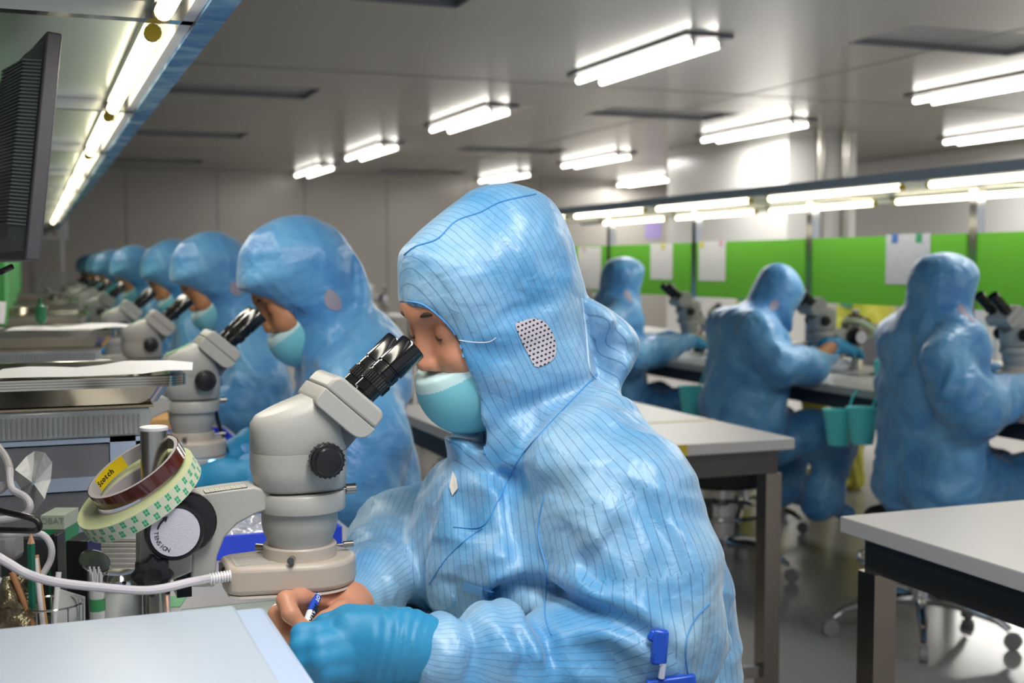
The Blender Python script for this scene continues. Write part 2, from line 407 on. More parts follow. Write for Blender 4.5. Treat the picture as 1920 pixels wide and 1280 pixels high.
# posts and boards of the left bench
for k in range(2, 9):
    y = ST[k]
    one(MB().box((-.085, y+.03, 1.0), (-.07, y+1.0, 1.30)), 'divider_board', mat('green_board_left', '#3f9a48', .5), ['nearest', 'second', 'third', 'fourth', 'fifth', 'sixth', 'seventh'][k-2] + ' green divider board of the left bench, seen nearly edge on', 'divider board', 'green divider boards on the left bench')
for k in range(0, 10, 1):
    y = ST[k]
    t = thing('upright', ['nearest', 'second', 'third', 'fourth', 'fifth', 'sixth', 'seventh', 'eighth', 'ninth', 'tenth'][k] + ' steel upright carrying the left shelf', 'post', (-.3, y, .75), 0, 'steel uprights of the left bench')
    MB().box((-.32, y-.02, .75), (-.28, y+.02, 1.505)).build('post', m_chrome, t)

# ------------------------------------------------------------------ empty tables
def table(label, x0, x1, y0, y1):
    t = thing('table', label, 'table', ((x0+x1)/2, (y0+y1)/2, 0))
    MB().box((x0, y0, .722), (x1, y1, .75)).build('table_top', m_white_top, t, bevel=.002)
    b = MB(); b.box((x0+.03, y0+.03, .66), (x1-.03, y0+.05, .7215)); b.box((x0+.03, y1-.05, .66), (x1-.03, y1-.03, .7215)); b.box((x0+.03, y0+.051, .66), (x0+.05, y1-.051, .7215)); b.box((x1-.05, y0+.051, .66), (x1-.03, y1-.051, .7215))
    b.build('rail', mat('table_rail', '#5a5753', .3, metal=.8), t)
    for x in (x0+.045, x1-.045):
        for y in (y0+.045, y1-.045): MB().box((x-.0225, y-.0225, 0), (x+.0225, y+.0225, .66)).build('leg', mat('table_leg', '#8d857b', .22, metal=1), t)
    b = MB(); b.box((x0+.06, y0+.035, .14), (x1-.06, y0+.055, .17)); b.build('stretcher', m_steel, t)
    return t
ta = table('white topped steel table behind the woman in the striped coverall', 1.0, 1.765, 2.57, 3.62)
b = MB(); b.box((1.0, 2.95, .7503), (1.765, 2.97, .7508)); b.box((1.42, 2.5698, .722), (1.46, 2.5704, .7505))
b.build('tape_mark', mat('yellow_tape', '#b9a53a', .5), ta)
table('white topped steel table cut off by the lower right corner of the view', 1.285, 2.45, .55, 1.735)
# ------------------------------------------------------------------ stereo microscope, traced on its middle plane
Y0 = 1.38
AX = W(560, 800, Y=Y0).x
PX = W(290, 900, Y=Y0).x
def zz(py, px=560, Y=Y0): return W(px, py, Y=Y).z
def rr(pxw): return pxw/2/FPX*1.39
def microscope():
    t = thing('microscope', 'grey stereo microscope in front of the woman in the striped hood, in sharp focus', 'microscope', (PX, Y0, .75), 0, 'stereo microscopes on the left bench')
    # pod: rounded body made of stacked superellipse rings, sheared top
    def sup(cx, cy, a, b, z, zs=0, n=2.6, seg=40):
        out = []
        for i in range(seg):
            th = 2*PI*i/seg; c, s = math.cos(th), math.sin(th)
            x = a*math.copysign(abs(c)**(2/n), c); y = b*math.copysign(abs(s)**(2/n), s)
            out.append(Vector((cx+x, cy+y, z + zs*(x+a)/(2*a))))
        return out
    xl = W(470, 850, Y=Y0).x; xr = W(646, 850, Y=Y0).x; pc = (xl+xr)/2; pa = (xr-xl)/2
    zb = zz(908); zm = zz(842); zt = zz(798)
    b = MB()
    rise = zz(728) - zz(782)
    b.rings([sup(pc+.003, Y0, pa*.88, .036, zb-.004), sup(pc+.002, Y0, pa*.95, .040, zb), sup(pc, Y0, pa, .043, zb+.02), sup(pc, Y0, pa, .043, zm)])
    b.build('lower_body', m_paint, t, smooth=50)
    b = MB()
    b.rings([sup(pc, Y0, pa*.985, .0425, zm+.0001), sup(pc, Y0, pa, .043, zm+.0015), sup(pc, Y0, pa, .043, zt-.004, rise*.35), sup(pc, Y0, pa*.99, .042, zt+.004, rise*.75), sup(pc+.002, Y0, pa*.94, .038, zt+.011, rise*.95), sup(pc+.004, Y0, pa*.84, .032, zt+.015, rise)])
    b.build('upper_body', m_paint, t, smooth=60)
    # binocular head: tilted block in two layers
    A = WXZ([(570, 746), (614, 691), (706, 769), (660, 822)], Y0)
    n1 = [A[0], A[1], A[2], A[3]]
    def lerp(p, q, f): return (p[0]+(q[0]-p[0])*f, p[1]+(q[1]-p[1])*f)
    m1, m2 = lerp(A[0], A[1], .50), lerp(A[3], A[2], .50)
    def rp(poly, rads):
        out = []; n = len(poly)
        for i, (pt, r_) in enumerate(zip(poly, rads)):
            if not r_: out.append(pt); continue
            a_, b_ = Vector(poly[i-1])-Vector(pt), Vector(poly[(i+1) % n])-Vector(pt); a_.normalize(); b_.normalize(); P0 = Vector(pt)+a_*r_; P2 = Vector(pt)+b_*r_
            for k in range(6): f = k/5; q_ = P0*(1-f)**2+Vector(pt)*2*f*(1-f)+P2*f*f; out.append((q_.x, q_.y))
        return out
    MB().prism(rp([A[0], m1, m2, A[3]], [.008, 0, 0, .020]), Y0-.050, Y0+.050).build('head_base', m_paint, t, bevel=.0035, seg=3)
    s1, s2 = lerp(m1, m2, .03), lerp(m1, m2, .985)
    MB().prism(rp([lerp(A[0], A[1], .507), lerp(A[1], A[2], .03), lerp(A[1], A[2], .985), lerp(A[3], A[2], .507)], [0, .010, .012, 0]), Y0-.0495, Y0+.0495).build('head_cover', m_paint, t, bevel=.0035, seg=3)
    # neck plug between body and head
    p0 = Vector((pc+.012, Y0, zt+.01)); p1 = W(640, 765, Y=Y0)
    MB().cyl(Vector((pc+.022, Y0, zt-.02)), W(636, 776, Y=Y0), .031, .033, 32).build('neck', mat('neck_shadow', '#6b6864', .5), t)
    # eyepieces
    e0 = W(684, 736, Y=Y0-.031); e1 = W(775, 649, Y=Y0-.031)
    for s, nm in ((-1, 'near'), (1, 'far')):
        a = Vector((e0.x, Y0+.030*s, e0.z)); ax = Vector((e1.x-e0.x, 0, e1.z-e0.z)); L = ax.length; ax.normalize(); a = a - ax*.006; L += .006
        prof = [(.0105, 0), (.0105, L*.06), (.0145, L*.06), (.0145, L*.20), (.0165, L*.20), (.0168, L*.36), (.0158, L*.37), (.0158, L*.40), (.0165, L*.41), (.0165, L*.52), (.0152, L*.53), (.0152, L*.55), (.0172, L*.56), (.0178, L*.97), (.0172, L), (.0135, L), (.0125, L*.93), (.0125, L*.9)]
        ep = MB().lathe(prof, a, ax, 36).build('eyepiece', m_gloss, t, smooth=30)
        bb = MB()
        for k in range(30):
            u, v = bb.frame(ax); an = 2*PI*k/30; dd = u*math.cos(an)+v*math.sin(an)
            bb.tube([a+ax*L*.21+dd*.0165, a+ax*L*.35+dd*.0168], .0007, 5)
        bb.build('grip_ring', m_black, ep)
        MB().lathe([(.0124, 0), (.0001, .001)], a+ax*L*.9, ax, 24).build('lens', mat('lens_glass', '#20242c', .05, coat=1), ep)
    # zoom knobs on both sides
    kc = W(617, 866, Y=Y0-.065)
    for s in (-1, 1):
        c = Vector((kc.x, Y0+.040*s, kc.z)); ax = Vector((0, s, 0)); u = kc
        k = MB().lathe([(.010, 0), (.010, .006), (.0178, .006), (.0192, .009), (.0192, .018), (.0180, .0195), (.0150, .020), (.0155, .024), (.0140, .027), (.006, .0285), (.0002, .0288)], c, ax, 36).build('zoom_knob', m_black, t, smooth=30)
        bb = MB()
        for q in range(22):
            an = 2*PI*q/22; d = Vector((math.cos(an), 0, math.sin(an)))*.0190
            bb.tube([c+ax*.0085+d, c+ax*.0185+d], .0012, 6)
        bb.build('knurling', m_black, k)
    # ring clamp, objective cone
    zr0, zr1 = zz(918), zz(952)
    MB().lathe([(rr(150), zr1-zr0), (rr(164), zr1-zr0), (rr(166), zr1-zr0+.003), (rr(166), -.003), (rr(160), 0)], (AX+.002, Y0, zr0), (0, 0, 1), 48).build('clamp_ring', m_paint, t, smooth=40)
    MB().lathe([(rr(142), zz(953)), (rr(142), zz(978)), (rr(136), zz(992)), (rr(112), zz(1022)), (rr(108), zz(1040)), (rr(90), zz(1042)), (rr(80), zz(1030))], (AX, Y0, 0), (0, 0, 1), 48).build('objective', m_paint, t, smooth=30)
    # ring screw
    sc = W(640, 917, Y=Y0); b = MB(); b.cyl((AX+rr(150), Y0, sc.z), (AX+rr(190), Y0, sc.z), .003, seg=12); b.cyl((AX+rr(178), Y0, sc.z), (AX+rr(216), Y0, sc.z), .0062, seg=20); b.build('clamp_screw', m_steel, t)
    # arm
    arm = [(356, 922), (420, 912), (470, 906), (500, 914), (506, 946), (474, 957), (440, 975), (416, 1000), (402, 1035), (398, 1092), (354, 1092)]
    MB().prism(WXZ(arm, Y0), Y0-.022, Y0+.022).build('arm', m_paint, t, bevel=.0025)
    bb = MB(); lab = MB()
    pts = [Vector((x, Y0, z)) for x, z in WXZ([(380, 919), (458, 908)], Y0)]
    dv = (pts[1]-pts[0]); nn = Vector((-dv.z, 0, dv.x)).normalized()
    a_, b_ = pts[0]+nn*.0012, pts[1]+nn*.0012
    lab._add([a_+Vector((0, -.022, 0)), b_+Vector((0, -.022, 0)), b_+Vector((0, -.004, 0)), a_+Vector((0, -.004, 0))], [(0, 1, 2, 3)])
    for k in range(9):
        p = a_.lerp(b_, k/8)+nn*.0003; e = (b_-a_).normalized()*.0004
        bb._add([p-e+Vector((0, -.022, 0)), p+e+Vector((0, -.022, 0)), p+e+Vector((0, -.004, 0)), p-e+Vector((0, -.004, 0))], [(0, 1, 2, 3)])
        if k < 8:
            for j in range(5):
                p2 = a_.lerp(b_, (k+.25+.0*j)/8)+nn*.0003; p3 = a_.lerp(b_, (k+.75)/8)+nn*.0003; y = -.020+.003*j
                bb._add([p2+Vector((0, y, 0)), p3+Vector((0, y, 0)), p3+Vector((0, y+.0009, 0)), p2+Vector((0, y+.0009, 0))], [(0, 1, 2, 3)])
    lo = lab.build('label_strip', mat('label_paper', '#d9d6cc', .6), t); bb.build('label_lines', mat('label_ink', '#77736c', .7), lo)
    # focus carriage on the post
    blk = WXZ([(258, 1004), (262, 975), (300, 960), (355, 962), (355, 1062), (300, 1085), (258, 1085)], Y0)
    MB().prism(blk, Y0-.026, Y0+.026).build('focus_block', m_paint, t, bevel=.002)
    MB().box((W(328, 1070, Y=Y0).x, Y0-.016, zz(1092)), (W(356, 1070, Y=Y0).x, Y0+.016, zz(1055))).build('rack', m_gloss, t)
    kc = W(329, 999, Y=Y0-.062); kb = W(346, 978, Y=Y0-.030)
    for s in (-1, 1):
        MB().lathe([(.030, 0), (.0335, .003), (.0335, .011), (.031, .014), (.001, .0145)], (kb.x, Y0+.0265*s, kb.z), (0, s, 0), 40).build('coarse_wheel', m_black, t, smooth=30)
        k = MB().lathe([(.026, 0), (.0300, .002), (.0308, .006), (.0308, .016), (.0292, .019), (.0265, .0195), (.0262, .0182), (.001, .0182)], (kc.x, Y0+.0400*s, kc.z), (0, s, 0), 44).build('focus_knob', m_black, t, smooth=30)
        dm = mat('dial_face', '#c9c4d2', .5, bump=.4, bs=900)
        MB().lathe([(.0258, 0), (.0256, .0012), (.0001, .0013)], (kc.x, Y0+.0583*s, kc.z), (0, s, 0), 40).build('dial', dm, k)
        if s == -1:
            ink = mat('dial_ink', '#2a2430', .6)
            yq = Y0-.0598
            for i, ch in enumerate('TENSION'):
                an = R(178+i*11.5); rad = .0195
                p = Vector((kc.x+rad*math.cos(an), yq, kc.z+rad*math.sin(an)))
                M = Matrix.Translation(p) @ Matrix(((1, 0, 0), (0, 0, -1), (0, 1, 0))).to_4x4() @ Matrix.Rotation(an+PI/2, 4, 'Z')
                text_mesh(ch, .0062, 'letter', ink, k, M, .00006, .00008)
            b = MB(); ar = [Vector((kc.x+.0185*math.cos(R(a)), yq, kc.z+.0185*math.sin(R(a)))) for a in range(128, 168, 6)]
            b.tube(ar, .0011, 6); hd = ar[0]; tg = (ar[0]-ar[1]).normalized(); no = Vector((tg.z, 0, -tg.x))
            b._add([hd+tg*.0055+Vector((0, -.0012, 0)), hd+no*.0032+Vector((0, -.0012, 0)), hd-no*.0032+Vector((0, -.0012, 0))], [(0, 1, 2)])
            b.build('arrow', ink, k)
    lk = W(286, 1081, Y=Y0-.060); b = MB(); rings = []
    for r_, h in ((.012, 0), (.0185, .002), (.0205, .006), (.0205, .013), (.018, .017), (.010, .0185), (.0085, .0175), (.0001, .0175)):
        rings.append([Vector((lk.x + r_*(1+.09*math.cos(8*2*PI*i/64)*(1 if r_ > .015 else 0))*math.cos(2*PI*i/64), Y0-.045-h, lk.z+r_*(1+.09*math.cos(8*2*PI*i/64)*(1 if r_ > .015 else 0))*math.sin(2*PI*i/64))) for i in range(64)])
    b.rings(rings); b.cyl((lk.x, Y0-.046, lk.z), (lk.x, Y0-.012, lk.z), .006); b.build('clamp_knob', m_black, t, smooth=40)
    # post and foot
    zp = zz(806, 290)
    MB().cyl((PX, Y0, .762), (PX, Y0, zp), .0145, seg=40).build('post', m_steel, t)
    b = MB(); b.lathe([(.0148, 0), (.0152, .001), (.0152, .0035), (.014, .0042), (.0001, .0042)], (PX, Y0, zp), (0, 0, 1), 36); b.build('post_cap', m_white, t)
    b = MB(); b.prismz([(PX-.05, Y0-.09), (PX+.05, Y0-.09), (PX+.05, Y0+.09), (PX-.05, Y0+.09)], .7505, .7625); b.build('foot', m_paint, t, bevel=.003)
    # ring light housing
    hx = W(418, 1070, Y=Y0).x; zt_, zb_ = zz(1040), zz(1092); r1 = .053; out = []
    cx = W(580, 1070, Y=Y0).x
    for i in range(21):
        an = -PI/2 + PI*i/20; out.append((cx+r1*math.cos(an), Y0+r1*math.sin(an)))
    out += [(hx+.012, Y0+.038), (hx, Y0+.028), (hx, Y0-.028), (hx+.012, Y0-.038)]
    rl = MB().prismz(out, zb_, zt_).build('ring_light', m_cream, t, bevel=.006, seg=4)
    ro = [(x, y) for x, y in out]
    MB().prismz([(cx+(x-cx)*.97, Y0+(y-Y0)*.96) for x, y in ro], zb_-.003, zb_-.0005).build('base_cover', mat('ring_cover', '#ded4c8', .5), rl)
    MB().lathe([(rr(118), 0), (rr(136), 0), (rr(138), .001), (rr(138), .014), (rr(134), .016), (rr(118), .015)], (AX, Y0, zt_-.001), (0, 0, 1), 44).build('collar', m_cream, rl, smooth=30)
    b = MB(); zs = zt_+.008
    b.cyl((AX+rr(120), Y0, zs), (AX+rr(188), Y0, zs), .0016); b.cyl((AX+rr(168), Y0, zs), (AX+rr(206), Y0, zs), .0036, seg=16)
    b.build('thumb_screw', m_steel, rl)
    b = MB(); d = Vector((-.38, -.925, 0)); p = Vector((AX, Y0, zs-.002)); b.cyl(p+d*rr(124), p+d*rr(176), .0017); b.cyl(p+d*rr(150), p+d*rr(182), .0040, seg=16); b.build('thumb_screw', m_steel, rl)
    b = MB(); d = Vector((-.80, .6, 0)); b.cyl(p+d*rr(124), p+d*rr(176), .0017); b.cyl(p+d*rr(150), p+d*rr(182), .0040, seg=16); b.build('thumb_screw', m_steel, rl)
    MB().box((hx-.003, Y0-.012, zz(1066)), (hx+.002, Y0+.012, zz(1046))).build('switch', m_black, rl)
    MB().box((hx+.010, Y0-.030, zt_+.0001), (hx+.055, Y0+.018, zt_+.0006)).build('rating_label', mat('rating_label', '#b5b0ab', .5), rl)
    b = MB()
    for i in range(6): b.box((hx+.013, Y0-.027+.007*i, zt_+.0006), (hx+.050, Y0-.0255+.007*i, zt_+.0008))
    b.build('rating_lines', mat('rating_ink', '#8d8985', .6), rl)
    b = MB(); p = W(426, 1079, Y=Y0-.034); prof = []
    for i in range(8): prof += [(.0062, i*.0030), (.0062, i*.0030+.0019), (.0048, i*.0030+.0019), (.0048, i*.0030+.0030)]
    b.lathe(prof, p+Vector((.004, 0, 0)), (-1, 0, -.08), 16, True); b.build('strain_relief', m_white, rl, smooth=20)
    MB().lathe([(.030, 0), (.044, .0002)], (AX, Y0, zb_-.0034), (0, 0, -1), 32, False).build('lamp_ring', mat('lamp_ring', '#ffffff', .5, emit='#eaf3ff', es=7), rl)
    return t
scope = microscope()
ringlight = [(AX, Y0)]
def cableat(o): pass
# the row of microscopes away along the bench (their Y comes from where each sits in the photo)
def yat(px, X):
    k = (px-960)/FPX/cp_*1.0
    # px = 960 + F*(cy X - sy Y)/(cp(sy X + cy Y))  (depth of a point near the horizon)
    return (cy_*X - k*cp_*cp_*sy_*X)/(sy_ + k*cp_*cp_*cy_)
SCY = [yat(p, AX) for p in (355, 263, 216, 178)]
d0 = SCY[-1]-SCY[-2]
SCY += [SCY[-1]+1.1*k for k in range(1, 5)]
sl = ['second grey microscope, green sticker on its top, used by the worker behind the sharp woman', 'third grey microscope in the left row', 'fourth grey microscope in the left row', 'fifth blurred microscope in the left row', 'sixth blurred microscope in the left row', 'seventh blurred microscope in the left row', 'eighth blurred microscope in the left row', 'farthest blurred microscope in the left row']
scopes = [scope]
for y, l in zip(SCY, sl): scopes.append(dup(scope, (PX, y, .75), l))
m_stick = mat('green_sticker', '#58a860', .5)
for i in (1, 2, 3):
    s = scopes[i]; y = SCY[i-1]-Y0
    b = MB(); c = W(520, 762, Y=Y0)
    b.cbox((c.x, y+Y0-.012, c.z+.0015), (.052, .014, .0012), Euler((0, -R(25), 0)).to_matrix())
    o = b.build('sticker', m_stick, None); o.data.transform(Matrix.Translation(-s.location)); o.parent = s
RSY = [3.0, 4.02, 5.06, 6.15]
rl_ = ['microscope in front of the rightmost worker of the right bench', 'microscope beside the leaning worker in the middle of the right bench', 'microscope of the third worker of the right bench', 'microscope half hidden right of the striped hood']
RXO = 3.157
for y, l in zip(RSY, rl_): scopes.append(dup(scope, (RXO-PX, y, .75), l, rz=PI, group='stereo microscopes on the right bench'))
# glow under each near ring light
for X_, Y_ in [(AX, Y0)] + [(AX, y) for y in SCY[:3]]:
    l = bpy.data.lights.new('ring_lamp', 'AREA'); l.shape = 'DISK'; l.size = .08; l.energy = .35; l.color = (.92, .97, 1)
    o = bpy.data.objects.new('ring_lamp', l); C.objects.link(o); o.location = (X_, Y_, zz(1092)-.006)
# ------------------------------------------------------------------ distance-field modelling for bodies and clothes
def smin(a, b, k):
    if k <= 0: return np.minimum(a, b)
    h = np.maximum(k-np.abs(a-b), 0)/k
    return np.minimum(a, b)-h*h*k*.25
def smax(a, b, k): return -smin(-a, -b, k)
V = lambda *a: np.array(a, dtype=np.float32)
def p_cone(a, b, ra, rb, fl=None):
    a = np.array(a, np.float32); b = np.array(b, np.float32); ba = b-a; L2 = float(ba@ba)+1e-9
    if fl is not None: nrm = np.array(fl[0], np.float32); nrm /= np.linalg.norm(nrm); f = fl[1]
    def g(P):
        pa = P-a; t = np.clip(pa@ba/L2, 0, 1); q = pa-t[:, None]*ba
        if fl is not None:
            q = q + (q@nrm)[:, None]*nrm*(1/f-1)
            return (np.sqrt((q*q).sum(1))-(ra+(rb-ra)*t))*min(1, f)
        return np.sqrt((q*q).sum(1))-(ra+(rb-ra)*t)
    return g
def p_ell(c, r, M=None):
    c = np.array(c, np.float32); r = np.array(r, np.float32)
    def g(P):
        q = P-c
        if M is not None: q = q@np.array(M, np.float32).T
        k0 = np.sqrt(((q/r)**2).sum(1)); k1 = np.sqrt(((q/(r*r))**2).sum(1))+1e-9
        return k0*(k0-1)/k1
    return g
def p_half(p, n):
    p = np.array(p, np.float32); n = np.array(n, np.float32); n /= np.linalg.norm(n)
    return lambda P: (P-p)@n
class Poly:
    """signed distance to a smooth closed outline, sampled on a grid"""
    def __init__(s, pts, res=.003, pad=.15, smooth=True):
        if smooth: pts = [(v.x, v.y) for v in spline([(x, y, 0) for x, y in pts], 6, True)]
        A = np.array(pts, np.float32); B = np.roll(A, -1, 0)
        s.lo = A.min(0)-pad; s.n = np.ceil((A.max(0)+pad-s.lo)/res).astype(int)+1; s.res = res
        X, Z = np.meshgrid(s.lo[0]+np.arange(s.n[0])*res, s.lo[1]+np.arange(s.n[1])*res, indexing='ij')
        D = np.full(X.shape, 1e9, np.float32); ins = np.zeros(X.shape, bool)
        for a, b in zip(A, B):
            e = b-a; wx, wz = X-a[0], Z-a[1]; t = np.clip((wx*e[0]+wz*e[1])/(e@e+1e-12), 0, 1)
            D = np.minimum(D, (wx-t*e[0])**2+(wz-t*e[1])**2)
            c = (a[1] > Z) != (b[1] > Z)
            with np.errstate(all='ignore'): ins ^= c & (X < (b[0]-a[0])*(Z-a[1])/(b[1]-a[1]+1e-12)+a[0])
        s.D = np.sqrt(D)*np.where(ins, -1, 1)
    def __call__(s, u, v):
        x = np.clip((u-s.lo[0])/s.res, 0, s.n[0]-1.001); y = np.clip((v-s.lo[1])/s.res, 0, s.n[1]-1.001)
        i = x.astype(int); j = y.astype(int); fx = x-i; fy = y-j; D = s.D
        return (D[i, j]*(1-fx)+D[i+1, j]*fx)*(1-fy)+(D[i, j+1]*(1-fx)+D[i+1, j+1]*fx)*fy
def p_pillow(poly, Rr, H, cy=0.0, fr=None):
    """outline inflated sideways: rounded edge of depth Rr, half width H; fr=(origin, F, U) or world XZ"""
    def g(P):
        if fr is None: u, v, y = P[:, 0], P[:, 2], P[:, 1]-cy
        else:
            q = P-fr[0]; u, v, y = q@fr[1], q@fr[2], q[:, 1]
        h = H(v) if callable(H) else H
        d2 = poly(u, v); m = np.maximum(d2+Rr, 0)
        return (np.sqrt(m*m+(y*Rr/h)**2)-Rr)*np.minimum(1, h/Rr)
    return g
def p_prismcut(poly, fr=None):
    def g(P):
        if fr is None: return poly(P[:, 0], P[:, 2])
        q = P-fr[0]; return poly(q@fr[1], q@fr[2])
    return g
def evalops(ops, P):
    D = None
    for op, f, k in ops:
        d = f(P)
        if D is None: D = d
        elif op == 'u': D = smin(D, d, k)
        elif op == 's': D = smax(D, -d, k)
        elif op == 'i': D = smax(D, d, k)
    return D
def mesh_sdf(ops, lo, hi, res, disp=None):
    B = 8
    lo = np.array(lo, np.float32); nb = np.ceil((np.array(hi)-lo)/(res*B)).astype(int); n = nb*B+1
    gi = np.stack(np.meshgrid(*[np.arange(k) for k in nb], indexing='ij'), -1).reshape(-1, 3)
    cen = lo+(gi*B+B/2)*res
    dc = evalops(ops, cen.astype(np.float32))
    act = np.abs(dc) < res*B*.87*1.7+.006
    vol = np.zeros(n, np.float32)
    sg = np.where(dc.reshape(nb) < 0, -1, 1).astype(np.float32)
    vol[:-1, :-1, :-1] = np.repeat(np.repeat(np.repeat(sg, B, 0), B, 1), B, 2)
    vol[-1] = 1; vol[:, -1] = 1; vol[:, :, -1] = 1
    off = np.stack(np.meshgrid(*[np.arange(B)]*3, indexing='ij'), -1).reshape(-1, 3)
    A = gi[act]
    for s in range(0, len(A), 1500):
        idx = (A[s:s+1500, None]*B+off[None]).reshape(-1, 3)
        P = (lo+idx*res).astype(np.float32)
        d = evalops(ops, P)
        if disp is not None: d = d-disp(P)
        vol[idx[:, 0], idx[:, 1], idx[:, 2]] = d
    ins = vol < 0
    # surface nets
    cs = [ins[a:n[0]-1+a, b:n[1]-1+b, c:n[2]-1+c] for a in (0, 1) for b in (0, 1) for c in (0, 1)]
    sm = sum(c.astype(np.int8) for c in cs); cell = (sm > 0) & (sm < 8)
    ci = np.argwhere(cell); cid = np.full(cell.shape, -1, np.int32); cid[cell] = np.arange(len(ci))
    cor = {(a, b, c): vol[ci[:, 0]+a, ci[:, 1]+b, ci[:, 2]+c] for a in (0, 1) for b in (0, 1) for c in (0, 1)}
    acc = np.zeros((len(ci), 3), np.float32); cnt = np.zeros(len(ci), np.float32)
    for ax in range(3):
        for a in (0, 1):
            for b in (0, 1):
                k0 = [a, b]; k0.insert(ax, 0); k1 = [a, b]; k1.insert(ax, 1)
                v0, v1 = cor[tuple(k0)], cor[tuple(k1)]; m = (v0 < 0) != (v1 < 0)
                t = np.where(m, v0/np.where(m, v0-v1, 1), 0)
                p = np.tile(np.array(k0, np.float32), (len(ci), 1)); p[:, ax] = t
                acc += p*m[:, None]; cnt += m
    verts = lo+(ci+acc/cnt[:, None])*res
    faces = []
    for ax in range(3):
        sl0 = [slice(1, -1)]*3; sl0[ax] = slice(0, -1); sl1 = [slice(1, -1)]*3; sl1[ax] = slice(1, None)
        a_, b_ = ins[tuple(sl0)], ins[tuple(sl1)]
        e = np.argwhere(a_ != b_); fl = a_[e[:, 0], e[:, 1], e[:, 2]]
        e = e+1; e[:, ax] -= 1
        u, v = [(1, 2), (2, 0), (0, 1)][ax]
        du = np.zeros(3, int); du[u] = 1; dv = np.zeros(3, int); dv[v] = 1
        q = [cid[tuple((e-x).T)] for x in (du+dv, dv, 0*du, du)]
        q = np.stack(q, 1); q[~fl] = q[~fl][:, ::-1]
        faces.append(q)
    F = np.concatenate(faces); F = F[(F >= 0).all(1)]
    return verts, F
def smooth_mesh(v, F, it=2, lam=.5):
    e0 = F.reshape(-1); e1 = np.roll(F, -1, 1).reshape(-1)
    for _ in range(it):
        s = np.zeros_like(v); c = np.zeros(len(v), np.float32)
        np.add.at(s, e0, v[e1]); np.add.at(c, e0, 1); np.add.at(s, e1, v[e0]); np.add.at(c, e1, 1)
        v = v+(s/c[:, None]-v)*lam
    return v
def keep_big(v, F, frac=.01):
    return v, F
def to_mesh(name, v, F, mats, fmat=None, stripe=None, origin=(0, 0, 0)):
    me = bpy.data.meshes.new(name); v = v-np.array(origin, np.float32)
    me.vertices.add(len(v)); me.vertices.foreach_set('co', v.astype(np.float32).ravel())
    me.loops.add(len(F)*4); me.loops.foreach_set('vertex_index', F.astype(np.int32).ravel())
    me.polygons.add(len(F)); me.polygons.foreach_set('loop_start', np.arange(0, len(F)*4, 4, dtype=np.int32))
    me.update(calc_edges=True)
    for m in mats: me.materials.append(m)
    if fmat is not None: me.polygons.foreach_set('material_index', fmat.astype(np.int32))
    me.shade_smooth()
    if stripe is not None:
        at = me.attributes.new('stripe', 'FLOAT', 'CORNER'); at.data.foreach_set('value', stripe.astype(np.float32).ravel())
    me.update(); return me
# lattice noise
_rs = np.random.RandomState(7); _T = _rs.rand(4096).astype(np.float32)*2-1
def vnoise(P):
    i = np.floor(P).astype(np.int64); f = (P-i).astype(np.float32); f = f*f*(3-2*f)
    def h(a, b, c): return _T[((i[:, 0]+a)*73856093 ^ (i[:, 1]+b)*19349663 ^ (i[:, 2]+c)*83492791) & 4095]
    x = lambda b, c: h(0, b, c)*(1-f[:, 0])+h(1, b, c)*f[:, 0]
    y = lambda c: x(0, c)*(1-f[:, 1])+x(1, c)*f[:, 1]
    return y(0)*(1-f[:, 2])+y(1)*f[:, 2]
def folds(seed, amp=1.0):
    """soft cloth folds: stretched ridged noise in a few slanted frames"""
    o = np.array([seed*3.1, seed*1.7, seed*.9], np.float32)
    def g(P):
        wq = np.stack([vnoise(P*6+o+k*9) for k in range(3)], 1)*.05
        Q = P+wq
        a = vnoise(np.stack([Q[:, 0]*26+Q[:, 2]*8, Q[:, 1]*12, Q[:, 2]*5+Q[:, 0]*3], 1)+o)
        b = vnoise(np.stack([Q[:, 0]*9-Q[:, 2]*4, Q[:, 1]*9, Q[:, 2]*24+Q[:, 0]*11], 1)+o+5)
        c = vnoise(Q*16+o)
        return amp*(.0075*(.5-np.abs(a))+.006*(.45-np.abs(b))+.004*c)
    return g
